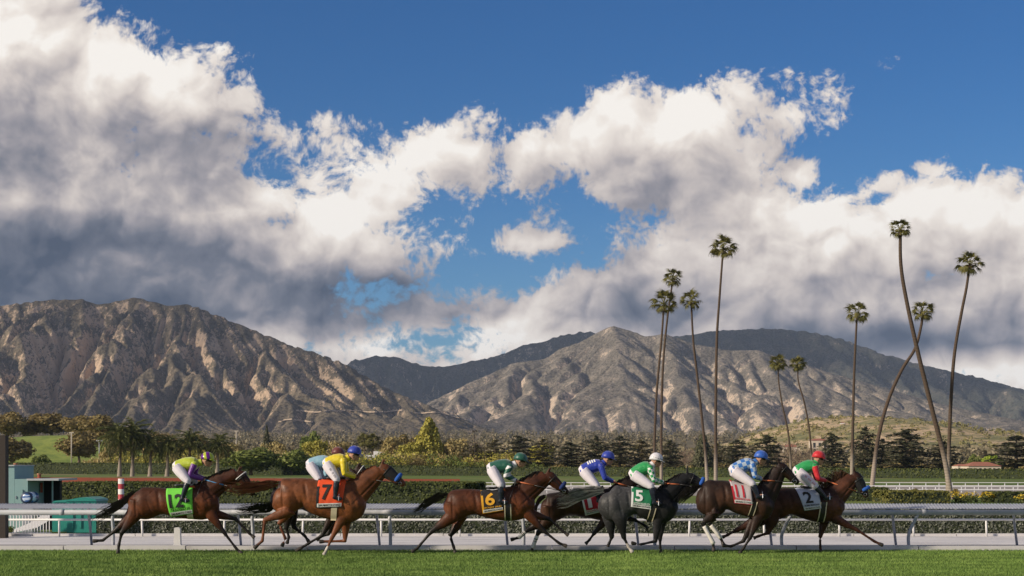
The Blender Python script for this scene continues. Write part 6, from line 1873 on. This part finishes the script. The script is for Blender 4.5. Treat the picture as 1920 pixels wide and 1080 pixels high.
H['5'] = dict(Y=37.9, z=(1060, 830, 4.6967), cx=650, label='dappled dark grey racehorse with green cloth number 5', coat=(0.055, 0.055, 0.058), points=(0.010, 0.010, 0.011), topdark=.0, mat=m_grey, muzzle=.8,
    body=[(325, 430, 560), (360, 395, 640), (420, 378, 690), (490, 376, 690), (560, 390, 645), (640, 402, 630), (720, 410, 675), (800, 415, 700), (870, 432, 708), (930, 462, 670), (972, 505, 610)],
    neck=[(890, 490, 110), (965, 405, 95), (1035, 345, 76), (1080, 312, 58)], head=[(1092, 312, 58), (1150, 336, 48), (1205, 366, 35), (1240, 386, 27)], ear=(1070, 196),
    legs=[('h', 'n', [(440, 520), (480, 660), (512, 832), (552, 912), (590, 965)]), ('h', 'f', [(420, 520), (390, 660), (412, 835), (388, 890), (374, 920)]),
          ('f', 'n', [(870, 570), (810, 690), (792, 865), (655, 895), (575, 880)]), ('f', 'f', [(880, 570), (850, 700), (838, 855), (840, 930), (848, 974)])],
    socks=(('h', 'n'),), tail=[(338, 415, 26), (230, 430, 46), (110, 455, 62), (0, 485, 66), (-90, 515, 40)], tailn=170, hair=(m_hair_grey, m_hair_black), roll=m_fleece,
    patch=((880, 470, 200, (.012, .012, .013)), (960, 430, 200, (.011, .011, .012)), (1080, 330, 170, (.014, .014, .015)), (720, 440, 110, (.016, .016, .016)), (700, 660, 110, (.016, .016, .016)), (480, 780, 130, (.012, .012, .012)), (820, 700, 120, (.016, .016, .017))),
    cloth=cloth([(580, 395), (765, 405), (745, 585), (572, 562)], m_cl5, '5', (.17, .55, .10, .68), m_whiteprint, 'LATOUR BLUES CO', m_whiteprint, m_whiteprint), girth=((765, 575), (735, 700), 24, True), rein=(880, 358, .36, m_orange))
H['11'] = dict(Y=37.6, z=(1280, 830, 4.695), cx=470, label='dark brown racehorse with grey cloth number 11 and white hind wraps', coat=(0.036, 0.017, 0.011), points=BLACK, topdark=.4,
    body=[(140, 400, 560), (165, 360, 610), (220, 330, 645), (290, 322, 640), (360, 330, 595), (430, 345, 595), (510, 358, 630), (580, 362, 652), (650, 372, 672), (710, 402, 690), (755, 440, 660), (785, 490, 605)],
    neck=[(715, 490, 105), (775, 385, 92), (825, 295, 74), (852, 232, 58)], head=[(868, 222, 56), (920, 264, 48), (972, 318, 37), (1008, 350, 29)], ear=(830, 135),
    legs=[('h', 'n', [(240, 470), (290, 625), (165, 700), (262, 880), (268, 955)]), ('h', 'f', [(250, 470), (310, 620), (235, 705), (340, 838), (372, 915)]),
          ('f', 'n', [(700, 560), (650, 680), (585, 840), (528, 930), (492, 974)]), ('f', 'f', [(700, 560), (630, 690), (540, 870), (430, 915), (352, 905)])],
    wraps=(('h', 'n'), ('h', 'f')), tail=[(150, 385, 24), (90, 410, 44), (30, 450, 60), (-20, 490, 56), (-60, 540, 20)], hair=(m_hair_black, m_hair_black),
    patch=((360, 480, 80, (.075, .032, .017)), (540, 560, 90, (.075, .03, .016))),
    cloth=cloth([(408, 335), (590, 355), (598, 545), (440, 530)], m_cl11, '11', (.18, .62, .14, .70), m_redprint, 'ENTER EL SUAL', m_redprint, m_redprint), girth=((620, 520), (590, 640), 22, True), rein=(700, 332, .36, m_orange), mane=.9)
H['2'] = dict(Y=38.5, z=(1280, 830, 4.695), cx=1050, label='leading dark bay racehorse with pale blue cloth number 2 and black hood', coat=(0.056, 0.019, 0.010), points=(0.06, 0.022, 0.013), topdark=.55, legdark=.75,
    body=[(690, 500, 610), (720, 450, 650), (780, 415, 680), (850, 398, 672), (920, 395, 635), (1000, 402, 640), (1080, 408, 670), (1160, 402, 695), (1230, 395, 706), (1300, 412, 700), (1360, 444, 680), (1405, 505, 615)],
    neck=[(1300, 515, 118), (1375, 435, 102), (1450, 362, 82), (1502, 312, 60)], head=[(1525, 305, 58), (1568, 368, 50), (1597, 428, 38), (1616, 468, 28)], ear=(1500, 202),
    legs=[('h', 'n', [(780, 560), (770, 690), (745, 792), (655, 822), (615, 838)]), ('h', 'f', [(780, 560), (680, 680), (480, 772), (402, 815), (355, 835)]),
          ('f', 'n', [(1310, 580), (1345, 675), (1520, 762), (1680, 868), (1755, 902)]), ('f', 'f', [(1310, 580), (1255, 690), (1218, 835), (1220, 930), (1224, 980)])],
    tail=[(700, 470, 18), (650, 520, 26), (620, 600, 24), (600, 660, 8)], hair=(m_hair_black, m_hair_brown), roll=m_fleece, hood=(.08, .66), manelift=1.0, mane=1.2,
    patch=((950, 600, 70, (.10, .036, .018)), (1340, 560, 110, (.095, .034, .017)), (1430, 380, 120, (.095, .034, .017))),
    cloth=cloth([(985, 402), (1180, 405), (1200, 575), (1055, 597)], m_cl2, '2', (.20, .62, .14, .68), m_ink, 'ROMA MARIGALE', m_ink, None), girth=((1222, 520), (1205, 700), 28, True), rein=(1262, 336, .75, m_orange))

JK = {
 '12': dict(label='jockey in lime silks with purple sleeves and quartered cap', j=dict(hip=(872, 252), sh=(1020, 225), neck=(1070, 212), head=(1118, 192), elbow=(985, 322), hand=(1092, 356), knee=(978, 372), ankle=(930, 515), toe=(985, 532)),
            jersey=m_sil_lime, sleeve=m_sil_purple, cap=m_cap12, peak=m_sil_lime, whip=((1090, 360), (1050, 505), 'thin riding whip held by the lime and purple jockey')),
 '7': dict(label='jockey in bright yellow silks and royal blue cap', j=dict(hip=(842, 262), sh=(972, 232), neck=(1010, 205), head=(1055, 178), elbow=(980, 335), hand=(1062, 366), knee=(925, 385), ankle=(912, 520), toe=(962, 538)),
           jersey=m_sil_yellow, sleeve=m_sil_yellow, cap=m_sil_blue, print=('|||  || ||||', m_ink)),
 'B': dict(label='jockey in pale blue silks and maroon cap, half hidden by the yellow one', j=dict(hip=(706, 268), sh=(842, 245), neck=(885, 215), head=(922, 185), elbow=(832, 345), hand=(905, 375), knee=(785, 385), ankle=(785, 500), toe=(840, 515)),
           jersey=m_sil_pale, sleeve=m_sil_pale, cap=m_sil_maroon),
 '6': dict(label='jockey in dark green silks with white banded sleeves', j=dict(hip=(775, 268), sh=(928, 245), neck=(975, 225), head=(1015, 198), elbow=(890, 322), hand=(975, 370), knee=(850, 405), ankle=(848, 530), toe=(905, 545)),
           jersey=m_sil_dkgreen, sleeve=m_sl6, cap=m_sil_dkgreen, collar=m_sil_white, cuff=m_sil_white, whip=((978, 372), (920, 525), 'dark riding whip held by the dark green jockey')),
 '1': dict(label='jockey in royal blue silks with white bars on the back', j=dict(hip=(728, 250), sh=(872, 200), neck=(910, 175), head=(938, 142), elbow=(905, 310), hand=(975, 342), knee=(835, 385), ankle=(850, 500), toe=(905, 500)),
           jersey=m_sil_blue, sleeve=m_sil_blue, cap=m_sil_blue, back=(4, m_whiteprint)),
 '5': dict(label='jockey in emerald silks with green and white checked sleeves', j=dict(hip=(608, 282), sh=(738, 218), neck=(775, 188), head=(798, 160), elbow=(770, 330), hand=(862, 355), knee=(748, 385), ankle=(772, 520), toe=(830, 532)),
           jersey=m_sil_green, sleeve=m_sl5, cap=m_sil_white, capband=m_ink, collar=m_sil_white, whip=((866, 360), (862, 250), 'short upright whip in the hand of the emerald jockey')),
 '11': dict(label='jockey in light blue checked silks and bright blue cap', j=dict(hip=(455, 248), sh=(606, 190), neck=(650, 165), head=(688, 140), elbow=(625, 298), hand=(685, 320), knee=(600, 365), ankle=(645, 465), toe=(705, 462)),
           jersey=m_chk11, sleeve=m_chk11, cap=m_sil_blue2, peak=m_sil_blue2),
 '2': dict(label='jockey in green silks with red sleeves and red cap, leading', j=dict(hip=(1018, 258), sh=(1150, 205), neck=(1178, 172), head=(1196, 140), elbow=(1180, 318), hand=(1252, 335), knee=(1150, 385), ankle=(1238, 480), toe=(1285, 475)),
           jersey=m_sil_green, sleeve=m_sil_red, cap=m_sil_red, print=('|| ||| |||', m_redprint)),
}
for key in ('12', '7', 'B', '6', '1', '5', '11', '2'):
    root_, P3_, k_ = horse(H[key])
    jockey(JK[key], H[key], k_)
# ------------------------------------------------------------------ the air between here and the mountains
mb = MB(); mb.box(-9000, 9000, -300, 10400, -8, 800)
m_air = bpy.data.materials.new('thin_haze'); m_air.use_nodes = True
m_air.node_tree.nodes.clear()
A_ = NT(m_air.node_tree)
ao = A_.new('ShaderNodeOutputMaterial'); pv = A_.new('ShaderNodeVolumePrincipled')
A_.put(pv.inputs['Color'], (0.58, 0.73, 1.0)); A_.put(pv.inputs['Density'], 3.0e-5); A_.put(pv.inputs['Anisotropy'], 0.0)
m_air.node_tree.links.new(pv.outputs[0], ao.inputs['Volume'])
tag(mb.build('haze', m_air), 'thin blue haze over the valley', kind='stuff')
